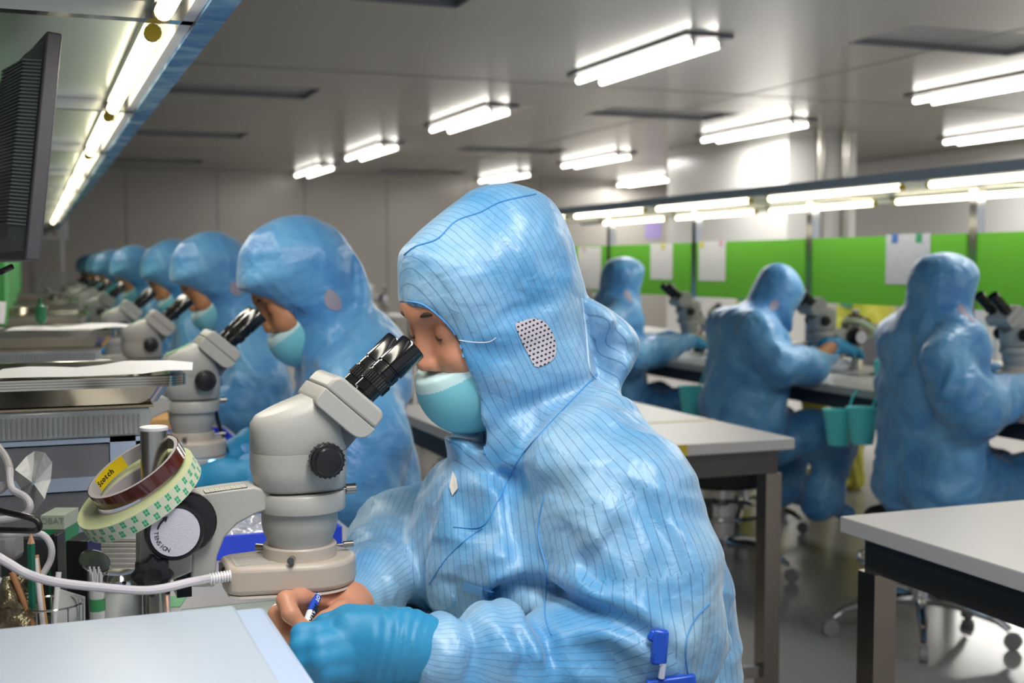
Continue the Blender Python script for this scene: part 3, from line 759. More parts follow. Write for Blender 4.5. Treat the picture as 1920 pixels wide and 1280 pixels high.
# ------------------------------------------------------------------ people
def unit(v): v = np.array(v, np.float32); return v/np.linalg.norm(v)
def headframe(C_, pitch, yaw=0):
    b = R(pitch); y = R(yaw); F = V(-math.cos(b)*math.cos(y), -math.sin(y)*math.cos(b), -math.sin(b)); U = V(-math.sin(b)*math.cos(y), -math.sin(b)*math.sin(y), math.cos(b)); return (np.array(C_, np.float32), F, U, V(-math.sin(y), math.cos(y), 0))
def hp(fr, f, u, y=0.0): return fr[0]+fr[1]*f+fr[2]*u+fr[3]*y
def face_ops(fr, detail=True):
    M = np.stack([fr[1], fr[3], fr[2]]); H = lambda f, u, y=0.: hp(fr, f, u, y)
    o = [('u', p_ell(H(-.012, .035), (.083, .072, .086), M), 0), ('u', p_ell(H(.032, -.045), (.058, .056, .078), M), .03),
         ('u', p_ell(H(.036, .026), (.045, .056, .042), M), .02), ('u', p_ell(H(.066, -.105), (.028, .026, .022), M), .03),
         ('u', p_cone(H(-.03, -.05), H(-.05, -.17), .055, .058), .02)]
    if detail:
        o += [('u', p_cone(H(.069, .020, -.035), H(.076, .018, 0), .011, .009), .02), ('u', p_cone(H(.069, .020, .035), H(.076, .018, 0), .011, .009), .02),
              ('s', p_ell(H(.097, -.004, -.033), (.016, .020, .013), M), .018), ('s', p_ell(H(.097, -.004, .033), (.016, .020, .013), M), .018),
              ('u', p_ell(H(.066, -.004, -.032), (.0165, .018, .0145), M), .004), ('u', p_ell(H(.066, -.004, .032), (.0165, .018, .0145), M), .004),
              ('u', p_ell(H(.060, -.040, -.036), (.030, .024, .028), M), .02), ('u', p_ell(H(.060, -.040, .036), (.030, .024, .028), M), .02),
              ('u', p_cone(H(.083, .006), H(.098, -.036), .0065, .0100), .010), ('u', p_ell(H(.089, -.041, -.011), (.011, .0075, .008), M), .006), ('u', p_ell(H(.089, -.041, .011), (.011, .0075, .008), M), .006),
              ('u', p_cone(H(.088, -.070, -.018), H(.088, -.070, .018), .009, .009), .012)]
    return o
def chain(pts, rs, k=.02, fl=None, op='u'):
    return [(op, p_cone(pts[i], pts[i+1], rs[i], rs[i+1], fl), k) for i in range(len(pts)-1)]
def hand_ops(h):
    """h: dict with wrist, palm (list of joint pairs) and fingers (lists of points), sizes in metres"""
    o = []
    for pts, rs, k in h: o += chain(pts, rs, k)
    return o
LM = {}
def make_person(name, P, seed, fab, skin, res=.006, folds_amp=1.0, label='', cat='person', group=None, root=(0, 0, 0), glovemat=None, keepbody=True):
    """builds a seated figure facing -X in its own frame; P holds joints and outlines"""
    root = Vector(root); t = thing('person', label, 'person', root, 0, group)
    fr = headframe(P['head'], P['pitch'], P.get('yaw', 0))
    # --- coverall
    ops = []
    torso = Poly(P['torso'])
    Hs = P.get('H', .185)
    ops.append(('u', p_pillow(torso, .11, Hs, P['cy']), 0))
    for s, arm in ((-1, P['arm_near']), (1, P['arm_far'])):
        ops += chain(arm['pts'], arm['rs'], arm.get('k', .045))
    for leg in P['legs']: ops += chain(leg[0], leg[1], .04)
    hood = Poly(P['hood'], smooth=P.get('hood_smooth', True))
    hf = fr if P.get('hood_local', True) else None
    hcy = fr[0][1]
    ops.append(('u', p_pillow(hood, .095, P.get('hoodH', .098), hcy, hf), P.get('hoodk', .012)))
    for e in P.get('extra', []): ops.append(e)
    ops0 = list(ops)
    cut = Poly(P['cut'])
    vee = P.get('vee', 0)
    def cutf(Q):
        q = Q.copy(); q[:, 0] -= vee*np.clip(1-((Q[:, 1]-hcy)/.095)**2, 0, 1); return p_prismcut(cut, hf)(q)
    ops.append(('s', cutf, .004))
    M = np.stack([fr[1], fr[3], fr[2]])
    ce = p_ell(hp(fr, .02, -.01), (.100, .074, .125), M)
    if not vee: ops.append(('s', lambda Q: np.maximum.reduce([ce(Q), (Q-fr[0])@fr[2]-.022, evalops(ops0, Q)+.011]), .006))
    for e in P.get('extra2', []): ops.append(e)
    lo, hi = P['lo'], P['hi']
    fa = folds(seed, folds_amp); hc = fr[0]
    def disp(Q):
        d = fa(Q); w = np.clip((np.sqrt(((Q-hc)**2).sum(1))-.10)/.08, P.get('hw', .28), 1)
        d = d*w
        if 'dispx' in P: d = d+P['dispx'](Q)
        return d
    v, F = mesh_sdf(ops, lo, hi, res, disp)
    v = smooth_mesh(v, F, 2, .5)
    # stripes: measured across the weave, per panel of the garment
    c = v[F].mean(1)
    da = evalops(chain(P['arm_near']['pts'], P['arm_near']['rs']), c); db = evalops(chain(P['arm_far']['pts'], P['arm_far']['rs']), c)
    dh = p_pillow(hood, .095, .105, hcy, hf)(c); dt = p_pillow(torso, .11, Hs, P['cy'])(c)
    st = np.zeros((len(F), 4), np.float32); pv = v[F]
    q = pv-fr[0]; hu = q@fr[1]
    ang = np.arctan2(pv[..., 1]-P['cy'], -(pv[..., 0]-P['torsoc'][0])); tu = pv[..., 0]*.9-pv[..., 1]*.35+pv[..., 2]*.12
    st[:] = tu
    def armu(arm):
        pts = np.array(arm['pts'], np.float32); out = np.zeros(pv.shape[:2], np.float32); best = np.full(len(F), 1e9)
        for i in range(len(pts)-1):
            a, b = pts[i], pts[i+1]; ax = unit(b-a); e1 = unit(np.cross(ax, V(.3, 1, .1))); e2 = np.cross(ax, e1)
            tt = np.clip((c-a)@(b-a)/((b-a)@(b-a)), 0, 1); dd = np.sqrt((((c-a)-tt[:, None]*(b-a))**2).sum(1))
            qq = pv-a; an = np.arctan2(qq@e1, qq@e2)
            an = np.where(an-an[:, :1] > PI, an-2*PI, an); an = np.where(an-an[:, :1] < -PI, an+2*PI, an)
            m = dd < best; out[m] = (an*.062)[m]; best = np.minimum(best, dd)
        return out
    m = (da < dt-.004) & (da < db); st[m] = armu(P['arm_near'])[m]
    m = (db < dt-.004) & (db < da); st[m] = armu(P['arm_far'])[m]
    m = (dh < dt+.0) & (dh < da); st[m] = hu[m]
    fm = None
    me = to_mesh('coverall', v, F, [fab], fm, st+5, (0, 0, 0))
    cov = link('coverall', me, None, t)
    # --- body: head, neck and arms as one skin
    bo = face_ops(fr, True)
    nk = P['neck']; bo += [('u', p_cone(hp(fr, -.03, -.06), nk, .050, .048), .03), ('u', p_cone(nk, P['torsoc'], .045, .09), .05), ('u', p_cone(P['torsoc'], P['pelvis'], .10, .11), .05)]
    for arm in (P['arm_near'], P['arm_far']):
        pts = arm.get('bone', [arm['pts'][0], arm['pts'][len(arm['pts'])//2], arm['pts'][-1]])
        bo += [('u', p_cone(np.array(nk)-V(0,0,.06), pts[0], .045, .04), .03)]; bo += chain(pts, [.040, .034, .026], .015)
    cl = [lambda Q: evalops(ops0, Q)+np.where(((Q-fr[0])**2).sum(1) < .0324, .0085, P.get('under', .009))]
    cl.append(lambda Q: np.maximum(np.sqrt(((Q-hp(fr, .06, -.03))**2).sum(1))-.15, cutf(Q)-.004))
    for h in P['skinhands']: bo += hand_ops(h)
    for arm, rad_ in ((P['arm_near'], .055), (P['arm_far'], .13 if P['skinhands'] else .055)):
        wp = np.array(arm['pts'][-1], np.float32)
        cl.append(lambda Q, wp=wp, rad_=rad_: np.sqrt(((Q-wp)**2).sum(1))-rad_)
    bo.append(('i', lambda Q: np.minimum.reduce([f(Q) for f in cl]), 0))
    v, F = mesh_sdf(bo, lo, hi, P.get('bres', .006)); v = smooth_mesh(v, F, 1, .4)
    link('body', to_mesh('body', v, F, [skin]), None, t)
    # --- gloves
    for h in P['gloves']:
        g = hand_ops(h); pts = np.array([p for c_ in h for p in c_[0]]); l_, h_ = pts.min(0)-.05, pts.max(0)+.05
        gd = folds(seed+3, P.get('gfold', .35))
        v, F = mesh_sdf(g, l_, h_, P.get('gres', .004), P.get('gdisp', gd)); v = smooth_mesh(v, F, 1, .4)
        link('glove', to_mesh('glove', v, F, [glovemat or m_glove]), None, t)
    # --- mask
    mo = [('u', p_ell(hp(fr, .040, -.080), (.072, .066, .070), M), 0), ('u', p_ell(hp(fr, .075, -.085), (.040, .036, .045), M), .03),
          ('i', p_half(hp(fr, .10, -.052), fr[2]*1.0+fr[1]*.12), .003), ('s', p_half(hp(fr, .0, -.08), fr[1]), .003)]
    mo += P.get('maskx', [])
    v, F = mesh_sdf(mo, fr[0]-.2, fr[0]+.2, P.get('mres', .004)); v = smooth_mesh(v, F, 1, .4)
    cc = v[F].mean(1)-fr[0]; top = (cc@fr[2]) > -.0645+.12*(-(cc@fr[1])+.10)
    link('face_mask', to_mesh('face_mask', v, F, [m_mask, m_maskedge], top), None, t)
    # --- brows, lashes
    for s in (-1, 1):
        b = MB(); pts = [hp(fr, .071, .016, .047*s), hp(fr, .0805, .022, .036*s), hp(fr, .0845, .0215, .021*s), hp(fr, .0855, .018, .013*s)]
        b.tube(spline(pts, 4), [.0012]+[.0032]*9+[.0018, .001, .0008], 8); b.build('eyebrow', m_brow, t) if False else None
        bm_ = MB(); n = spline(pts, 4); bm_.tube(n, [.0012+.0022*math.sin(PI*i/(len(n)-1)) for i in range(len(n))], 8)
        o = bm_.build('eyebrow', m_brow, None); o.parent = t
        pts = [hp(fr, .0745, -.0080, .045*s), hp(fr, .0823, -.0105, .036*s), hp(fr, .0828, -.0100, .028*s), hp(fr, .0780, -.0070, .019*s)]
        n = spline(pts, 4); bm_ = MB(); bm_.tube(n, [.0006+.0012*math.sin(PI*i/(len(n)-1)) for i in range(len(n))], 8)
        o = bm_.build('eyelash', m_brow, None); o.parent = t
    # --- boots
    for leg in P['legs']:
        a = np.array(leg[0][-1]); bo = [('u', p_cone(a+V(0, 0, .02), a+V(-.13, 0, -.03), .048, .038, ((0, 0, 1), .8)), 0), ('u', p_cone(a+V(0, 0, .09), a+V(.01, 0, -.01), .05, .045), .03)]
        v, F = mesh_sdf(bo, a-.22, a+.22, .008); link('boot', to_mesh('boot', v, F, [fab]), None, t)
    return t, fr
def px3(px, py, Y, cy=0): w = W(px, py, Y=Y); return np.array((w.x, w.y-cy, w.z), np.float32)
def tofr(fr, px, py, Y, cy=0):
    q = px3(px, py, Y, cy)-fr[0]; return (float(q@fr[1]), float(q@fr[2]))
def seat_legs(px_, foot=.06, y0=.10, hip=(.76, .555), knee=(.36, .535)):
    out = []
    for s in (-1, 1):
        out.append(([(hip[0], y0*s*.8, hip[1]), (knee[0]+.1, y0*s*1.3, hip[1]+.02), (knee[0], y0*s*1.3, knee[1]), (knee[0]+.05, y0*s*1.3, .3), (knee[0]+.08, y0*s*1.3, foot+.02)], [.105, .082, .072, .064, .055]))
    return out

# ---- the woman in front, traced in sharp focus
LY = 1.40
L = {}
hc = W(894, 560, Y=LY); L['head'] = (hc.x, 0, hc.z); L['pitch'] = 26; L['yaw'] = 11; L['cy'] = 0.0
L['hood_local'] = False
hoodpx = [(757, 588), (752, 540), (752, 492), (762, 462), (800, 425), (850, 385), (900, 352), (930, 345), (965, 349), (1008, 366), (1035, 395), (1056, 440), (1072, 500), (1086, 560), (1094, 600), (1108, 650), (1116, 700), (1085, 745), (1030, 800), (975, 860), (935, 930), (905, 985), (860, 985), (846, 930), (850, 860), (830, 780), (790, 690)]
L['hood'] = WXZ(hoodpx, LY)
cutpx = [(640, 580), (715, 580), (742, 583), (768, 594), (796, 616), (819, 648), (835, 692), (850, 750), (862, 800), (868, 842), (850, 862), (820, 852), (780, 850), (700, 850), (600, 750)]
L['vee'] = .065
# far-side edge sits further left in view, so the cut is taken on the middle plane
L['cut'] = WXZ(cutpx, LY-.09)
L['hoodH'] = .098; L['hoodk'] = .008

L['torso'] = WXZ([(905, 850), (850, 880), (815, 940), (797, 1010), (797, 1090), (815, 1150), (868, 1200), (880, 1300), (920, 1400), (1020, 1450), (1140, 1450), (1240, 1400), (1300, 1300), (1325, 1190), (1318, 1070), (1280, 965), (1222, 880), (1150, 795), (1110, 725), (1040, 760), (960, 800)], LY)
L['H'] = lambda z:   .185-.070*np.clip((z-.93)/.12, 0, 1)
L['torsoc'] = (.66, 0, .86); L['pelvis'] = (.80, 0, .62); L['neck'] = (.62, 0, 1.03)
def lp(px, py, Y): return tuple(px3(px, py, Y, LY))
nearpts = [lp(1115, 895, 1.24), lp(1165, 960, 1.20), lp(1205, 1080, 1.165), lp(1215, 1185, 1.15), lp(1120, 1232, 1.16), lp(960, 1236, 1.17), lp(830, 1225, 1.175)]
L['arm_near'] = dict(pts=nearpts, rs=[.074, .084, .084, .078, .062, .052, .040], k=.016, bone=[nearpts[0], nearpts[3], nearpts[6]])
farpts = [lp(1010, 870, 1.56), lp(900, 960, 1.60), lp(800, 1010, 1.62), lp(745, 1010, 1.62), lp(715, 1065, 1.52), lp(690, 1100, 1.43), lp(668, 1122, 1.375)]
L['arm_far'] = dict(pts=farpts, rs=[.07, .068, .066, .060, .052, .044, .030], k=.03, bone=[farpts[0], farpts[3], lp(650, 1128, 1.36)])
L['legs'] = seat_legs(None)
L['lo'] = (.20, -.42, -.0); L['hi'] = (1.05, .42, 1.34)
# hood drape behind the neck, collar flap, folds
dr = [lp(1070, 600, 1.40), lp(1115, 625, 1.38), lp(1118, 690, 1.36)]
drape = Poly(WXZ([(1050, 560), (1100, 566), (1138, 592), (1156, 622), (1156, 655), (1140, 690), (1120, 725), (1110, 760), (1080, 800), (1040, 800), (1060, 700)], LY))
flap = Poly(WXZ([(1100, 730), (1040, 790), (975, 855), (935, 925), (905, 990), (848, 982), (850, 915), (880, 870), (900, 830), (980, 760), (1060, 700)], LY))
L['extra'] = [('u', p_pillow(drape, .04, .115, 0), .004), ('u', p_pillow(flap, .03, .112, 0), .004)]
def seg(pts, r, Y, k=.012, taper=True):
    P_ = [lp(a, b, Y) for a, b in pts]; n = len(P_)
    return chain(P_, [r*(.35+.65*math.sin(PI*(i+.35)/(n-.3))) for i in range(n)], k)
def chest(pts, r, Yf, k=.012):
    P_ = [lp(a, b, y) for (a, b), y in zip(pts, Yf)]; n = len(P_)
    return chain(P_, [r*(.35+.65*math.sin(PI*(i+.35)/(n-.3))) for i in range(n)], k)
L['extra2'] = []
L['extra'] += [('u', p_cone(lp(1040, 850, 1.44), lp(1110, 880, 1.28), .070, .070), .05), ('u', p_cone(lp(1040, 850, 1.40), lp(1000, 880, 1.54), .065, .065), .05)]
CR = []
def cr(pts, Y, amp, wd): CR.append((np.array(WXZ([(v_.x, v_.y) for v_ in spline([(x, y, 0) for x, y in pts], 5)], Y), np.float32), amp, wd, Y < 1.4))
# near side creases: ridges positive, valleys negative (metres)
cr([(1030, 915), (1012, 980), (1008, 1050), (1020, 1120)], 1.2, -.014, .013)
cr([(1050, 930), (1040, 990), (1036, 1060)], 1.18, .006, .014)
cr([(1022, 1150), (1060, 1122), (1110, 1112), (1160, 1125), (1210, 1165), (1235, 1200)], 1.12, .013, .015)
cr([(1024, 1182), (1060, 1152), (1110, 1142), (1160, 1158), (1200, 1190)], 1.12, -.012, .011)
cr([(1030, 1225), (1080, 1190), (1140, 1180), (1200, 1215), (1250, 1260)], 1.11, .010, .014)
cr([(1020, 1160), (1028, 1200), (1032, 1250)], 1.12, -.016, .010)
cr([(938, 1178), (948, 1215), (930, 1280)], 1.13, .010, .014); cr([(965, 1180), (972, 1215), (958, 1280)], 1.13, -.008, .010)
cr([(850, 1172), (866, 1205), (848, 1280)], 1.13, .009, .012); cr([(882, 1176), (895, 1215), (880, 1280)], 1.13, -.009, .010); cr([(810, 1185), (822, 1220), (805, 1275)], 1.14, .006, .009)
cr([(1336, 990), (1342, 1060), (1330, 1140), (1296, 1190)], 1.2, .012, .012); cr([(1352, 1000), (1358, 1070), (1346, 1150), (1312, 1200)], 1.2, -.012, .010)
cr([(1120, 960), (1085, 1010), (1065, 1070), (1075, 1110)], 1.15, .007, .013); cr([(1150, 960), (1120, 1010), (1095, 1060), (1100, 1100)], 1.15, -.006, .012)
cr([(1210, 900), (1250, 1000), (1262, 1100), (1250, 1180)], 1.13, .007, .018); cr([(1180, 900), (1215, 1000), (1228, 1100)], 1.13, -.007, .016)
cr([(1280, 900), (1310, 980), (1325, 1060)], 1.22, -.007, .014)
cr([(905, 992), (870, 1018), (835, 1052), (800, 1100)], 1.3, -.005, .008); cr([(915, 1005), (880, 1032), (845, 1065), (812, 1110)], 1.3, .004, .010)
cr([(985, 880), (975, 960), (940, 1040)], 1.28, -.006, .016); cr([(960, 1040), (950, 1100), (975, 1160)], 1.26, -.008, .016); cr([(905, 1050), (895, 1110), (910, 1160)], 1.28, .006, .016)
cr([(880, 960), (850, 1010), (830, 1080)], 1.32, .005, .014); cr([(820, 880), (850, 930), (860, 990)], 1.36, -.006, .014)
cr([(1090, 790), (1040, 850), (990, 900)], 1.28, -.009, .012); cr([(1110, 810), (1060, 870), (1030, 915)], 1.24, .006, .014)
# hood: soft hollows and the drape line over the shoulder
cr([(820, 600), (880, 640), (950, 665), (1010, 640)], 1.31, -.004, .014); cr([(790, 470), (860, 450), (920, 400)], 1.36, -.003, .010)
cr([(860, 690), (910, 740), (980, 760), (1060, 735)], 1.31, -.005, .016); cr([(930, 600), (980, 580), (1040, 560)], 1.31, -.0035, .010)
cr([(1075, 560), (1085, 640), (1095, 700)], 1.36, -.007, .010); cr([(1100, 640), (1135, 655)], 1.38, -.006, .010)
cr([(900, 860), (950, 800), (1010, 760), (1090, 720)], 1.30, -.006, .012)
cr([(1120, 600), (1110, 660), (1115, 720)], 1.36, -.010, .009)
# far sleeve
cr([(700, 1000), (740, 975), (785, 965)], 1.6, .012, .016); cr([(690, 1035), (740, 1025), (780, 1040)], 1.6, -.012, .012); cr([(720, 1050), (755, 1085), (765, 1130)], 1.55, .010, .014)
cr([(680, 1060), (700, 1085), (700, 1120)], 1.45, -.007, .008); cr([(660, 1065), (675, 1090), (672, 1120)], 1.42, .005, .007)
def ldisp(Q):
    d = np.zeros(len(Q), np.float32); u = Q[:, [0, 2]]
    for pts, amp, wd, near in CR:
        m = np.where((Q[:, 1] < -.03) if near else (Q[:, 1] > .03))[0]
        lo_ = pts.min(0)-3*wd; hi_ = pts.max(0)+3*wd
        m = m[((u[m] > lo_) & (u[m] < hi_)).all(1)]
        if not len(m): continue
        q_ = u[m]; best = np.full(len(m), 1e9); tt = np.zeros(len(m)); n_ = len(pts)-1
        for i in range(n_):
            a, b = pts[i], pts[i+1]; e = b-a; t_ = np.clip((q_-a)@e/(e@e+1e-12), 0, 1); dd_ = ((q_-a-t_[:, None]*e)**2).sum(1)
            k_ = dd_ < best; best[k_] = dd_[k_]; tt[k_] = (i+t_[k_])/n_
        d[m] += amp*np.exp(-best/(wd*wd))*np.sin(np.clip(tt*.86+.07, 0, 1)*PI)**.7
    return d
L['dispx'] = ldisp
# hands
def lq(pts, Ys): return [lp(a, b, y) for (a, b), y in zip(pts, Ys)]
rh = [(lq([(676, 1128), (640, 1138)], [1.375, 1.385]), [.028, .027], .012),
      (lq([(650, 1124), (606, 1120)], [1.385, 1.370]), [.025, .017], .012),
      (lq([(612, 1124), (562, 1120), (536, 1125), (545, 1150), (570, 1177)], [1.350, 1.33, 1.315, 1.302, 1.295]), [.0125, .0102, .0096, .0090, .0072], .006),
      (lq([(608, 1134), (545, 1132), (520, 1150), (534, 1184), (566, 1208)], [1.37, 1.352, 1.335, 1.325, 1.32]), [.012, .0102, .0096, .0088, .0072], .004),
      (lq([(612, 1145), (548, 1152), (524, 1172), (538, 1202), (570, 1218)], [1.385, 1.37, 1.358, 1.350, 1.345]), [.012, .0098, .0092, .0084, .0070], .004),
      (lq([(616, 1165), (562, 1176), (538, 1192), (556, 1214), (585, 1226)], [1.395, 1.388, 1.378, 1.368, 1.36]), [.011, .0090, .0084, .0078, .0066], .004),
      (lq([(662, 1142), (640, 1150), (612, 1165), (586, 1180)], [1.345, 1.318, 1.302, 1.297]), [.018, .0128, .0106, .0078], .010)]
L['skinhands'] = [rh]
lh = [(lq([(800, 1216), (745, 1208), (700, 1205)], [1.175, 1.175, 1.18]), [.034, .031, .027], .02),
      (lq([(705, 1190), (655, 1180)], [1.19, 1.19]), [.023, .019], .015), (lq([(705, 1238), (655, 1240)], [1.18, 1.185]), [.025, .018], .015),
      (lq([(665, 1168), (600, 1190), (568, 1192), (575, 1205)], [1.205, 1.195, 1.20, 1.235]), [.016, .0125, .0115, .010], .006),
      (lq([(655, 1195), (600, 1213), (566, 1215), (572, 1228)], [1.185, 1.178, 1.19, 1.225]), [.016, .0122, .0115, .010], .004),
      (lq([(650, 1222), (600, 1236), (568, 1240), (576, 1250)], [1.18, 1.172, 1.185, 1.22]), [.016, .0120, .0112, .010], .004),
      (lq([(655, 1250), (612, 1258), (584, 1262), (590, 1270)], [1.18, 1.172, 1.185, 1.22]), [.015, .0115, .0105, .009], .004),
      (lq([(700, 1165), (650, 1160), (610, 1172), (585, 1180)], [1.21, 1.225, 1.235, 1.245]), [.017, .0135, .0115, .009], .008)]
L['gloves'] = [lh]; L['under'] = .018; L['bres'] = .0027; L['gres'] = .0022; L['mres'] = .0017
gw0 = np.array(lp(800, 1216, 1.175)); gw1 = np.array(lp(640, 1200, 1.18)); gax = unit(gw1-gw0)
def gdisp(Q):
    s = (Q-gw0)@gax; w = np.clip((.075-s)/.05, 0, 1)
    ph = s*260+vnoise(Q*22)*3.0
    return w*(.0020*np.abs(np.sin(ph))+.0008*np.sin(ph*2.3+1))+.0014*vnoise(Q*np.array([60, 60, 25], np.float32)+Q[:, [2, 0, 1]]*20)
L['gdisp'] = gdisp
lady, lfr = make_person('person', L, 1, m_ladyfab, m_skin, res=.0034, folds_amp=.85, root=(0, LY, 0),
    label='woman in sharp focus in a light blue striped hooded coverall, looking into the nearest microscope')
# mesh vent on the hood, thread, collar tag, sleeve reel
m_vent = mat('vent_mesh', '#b8b2bb', .6)
q = NT(m_vent); uvn = q.new('ShaderNodeTexCoord'); mp = q.new('ShaderNodeMapping'); mp.inputs['Rotation'].default_value = (0, R(20), 0); mp.inputs['Scale'].default_value = (190, 1, 190)
q.link(uvn.outputs['Object'], mp.inputs[0]); sx = q.new('ShaderNodeSeparateXYZ'); q.link(mp.outputs[0], sx.inputs[0])
def mth(op, a, b=None):
    n = q.new('ShaderNodeMath', operation=op)
    for i, v_ in enumerate((a, b)):
        if v_ is None: continue
        if isinstance(v_, (int, float)): n.inputs[i].default_value = v_
        else: q.link(v_, n.inputs[i])
    return n.outputs[0]
row = mth('FLOOR', sx.outputs[2]); offx = mth('MULTIPLY', mth('MODULO', mth('ABSOLUTE', row), 2.0), .5)
fx = mth('SUBTRACT', mth('FRACT', mth('ADD', sx.outputs[0], offx)), .5); fz = mth('MULTIPLY', mth('SUBTRACT', mth('FRACT', sx.outputs[2]), .5), 1.25)
dd = mth('SQRT', mth('ADD', mth('MULTIPLY', fx, fx), mth('MULTIPLY', fz, fz)))
hole = mth('LESS_THAN', dd, .30); mx = q.new('ShaderNodeMix', data_type='RGBA'); mx.inputs[6].default_value = lin('#bdb6c0'); mx.inputs[7].default_value = lin('#2b2a33'); q.link(hole, mx.inputs[0]); q.link(mx.outputs[2], q.b.inputs['Base Color'])
covm = [k for k in C.objects if k.parent == lady and k.name.startswith('coverall')][0]
from mathutils.bvhtree import BVHTree
bvh = BVHTree.FromPolygons([v.co.copy() for v in covm.data.vertices], [tuple(p.vertices) for p in covm.data.polygons])
def onlady(px, py, lift=.0012):
    """where the line of sight through a photo pixel meets the garment, in the woman's own frame"""
    r = (FW + RT*((px-960)/FPX) + UP*((640-py)/FPX)).normalized(); o = CAMP-Vector((0, LY, 0))
    hit = bvh.ray_cast(o, r)
    if hit[0] is None: return Vector(px3(px, py, 1.3, LY))
    n = hit[1] if hit[1].dot(r) < 0 else -hit[1]
    return hit[0]+n*lift
def patch(outline, name, m, parent, n=9, lift=.001, thick=0):
    """a cloth patch lying on the garment: grid filling a pixel quad outline (four sides)"""
    a, b, c_, d = outline; g = []
    for i in range(n+1):
        rowv = []
        for j in range(n+1):
            u, v_ = i/n, j/n
            x = (a[0]*(1-u)+b[0]*u)*(1-v_)+(d[0]*(1-u)+c_[0]*u)*v_; y = (a[1]*(1-u)+b[1]*u)*(1-v_)+(d[1]*(1-u)+c_[1]*u)*v_
            rowv.append(onlady(x, y, lift))
        g.append(rowv)
    bb = MB(); bb.rings(g, False, False); o = bb.build(name, m, None); o.parent = parent
    return o
def patchpoly(px, name, m, parent, lift=.001):
    bb = MB(); cx = sum(p[0] for p in px)/len(px); cyq = sum(p[1] for p in px)/len(px)
    rings = []
    for f in (1, .75, .5, .25, .02): rings.append([onlady(cx+(x-cx)*f, cyq+(y-cyq)*f, lift) for x, y in px])
    bb.rings(rings, True, False); o = bb.build(name, m, None); o.parent = parent; return o
def resamp(pts, n=6): return [(v_.x, v_.y) for v_ in spline([(x, y, 0) for x, y in pts], n, True)]
patchpoly(resamp([(966, 609), (978, 602), (1000, 597), (1020, 603), (1034, 622), (1042, 648), (1040, 668), (1025, 682), (1004, 687), (992, 668), (978, 640)]), 'vent_mesh', m_vent, covm)
def seamline(pts, r, name, m, n=10, parent=None, lift=.0006):
    P_ = spline([(x, y, 0) for x, y in pts], n); bb = MB(); bb.tube([onlady(p.x, p.y, lift) for p in P_], r, 6); o = bb.build(name, m, None); o.parent = parent or covm; return o
m_seamc = mat('seam_cloth', '#4d93cf', .6)
m_hemc = mat('hem_cloth', '#6fb4ec', .55)
seamline([(758, 478), (780, 462), (820, 448), (855, 415), (900, 398), (935, 380), (975, 370), (1004, 364)], .0009, 'crown_seam', m_seamc)
seamline([(762, 564), (796, 572), (834, 602), (860, 638), (876, 690), (892, 744), (905, 800), (910, 850)], .0010, 'hem_seam', m_seamc)
seamline([(1118, 702), (1075, 748), (1020, 806), (970, 866), (935, 935), (905, 986), (850, 988)], .0009, 'collar_edge', m_seamc)
seamline([(1090, 560), (1098, 620), (1105, 690), (1120, 712)], .0012, 'back_seam', mat('pale_seam', '#bcd4ea', .6))
seamline([(905, 990), (870, 1015), (835, 1050), (805, 1095)], .0007, 'placket_edge', m_seamc)
seamline([(1020, 930), (1010, 1000), (1025, 1070), (1022, 1150), (1035, 1190)], .0008, 'sleeve_seam', m_seamc)
seamline([(1330, 1130), (1300, 1165), (1285, 1210), (1290, 1270)], .0008, 'sleeve_seam', m_seamc)
seamline([(862, 636), (885, 640), (915, 640), (930, 632)], .00055, 'loose_thread', m_white, lift=.002)
patch([(873, 1088), (932, 1106), (928, 1122), (870, 1103)], 'chest_tab', m_hemc, covm, 5, .0035)
patchpoly([(851, 884), (858, 898), (861, 915), (850, 930), (843, 912)], 'collar_tag', mat('tag', '#d6d2cc', .7), covm, .002)
# blue badge reel hanging on the sleeve
m_reel = mat('reel_blue', '#1d4fc0', .3)
b = MB()
p = onlady(1238, 1210, .006); b.cbox(p, (.016, .008, .036), Euler((0, R(4), R(-20))).to_matrix()); q2 = onlady(1228, 1186, .006); b.cbox(q2, (.010, .008, .012), Euler((0, R(30), R(-20))).to_matrix())
o = b.build('badge_clip', m_reel, None, bevel=.003); o.parent = covm
p3 = onlady(1240, 1262, .006); b = MB(); b.tube([p+Vector((0, 0, -.017)), (p+p3)/2+Vector((.002, -.002, 0)), p3], .0035, 8); o = b.build('strap', mat('clear_strap', '#c9d2ea', .2), None); o.parent = covm
b = MB(); b.cbox(p3+Vector((.012, 0, -.012)), (.05, .008, .022), Euler((0, R(-8), R(-20))).to_matrix()); o = b.build('badge_holder', m_reel, None, bevel=.002); o.parent = covm
# pen in her bare hand
pen = thing('pen', 'blue and white fine marker pen held in the bare hand under the microscope', 'pen', W(572, 1168, Y=1.30))
pa_ = W(574, 1172, Y=1.296); pb_ = W(603, 1094, Y=1.350)
dv = (pb_-pa_).normalized()
MB().cyl(pa_-dv*.004, pa_+dv*.020, .0046, .0050, 20).build('grip', mat('pen_white', '#dfe4ee', .3), pen)
MB().cyl(pa_+dv*.020, pa_+dv*.072, .0052, seg=20).build('barrel', mat('pen_blue', '#1b49b8', .3), pen)
MB().cyl(pa_-dv*.014, pa_-dv*.004, .0010, .0036, 16).build('tip', m_steel, pen)
fw_ = -(dv.cross(Vector((0, 1, 0)).cross(dv))); nrm = (Vector((0, -1, 0))-dv*Vector((0, -1, 0)).dot(dv)).normalized(); sd = dv.cross(nrm)
def penM(c, off): return Matrix.Translation(c+nrm*off) @ Matrix((-dv, nrm.cross(-dv), nrm)).transposed().to_4x4()
text_mesh('PILOT', .0062, 'lettering', mat('pen_print', '#f2f4fa', .4), pen, penM(pa_+dv*.043-sd*.001, .00515), .0001)
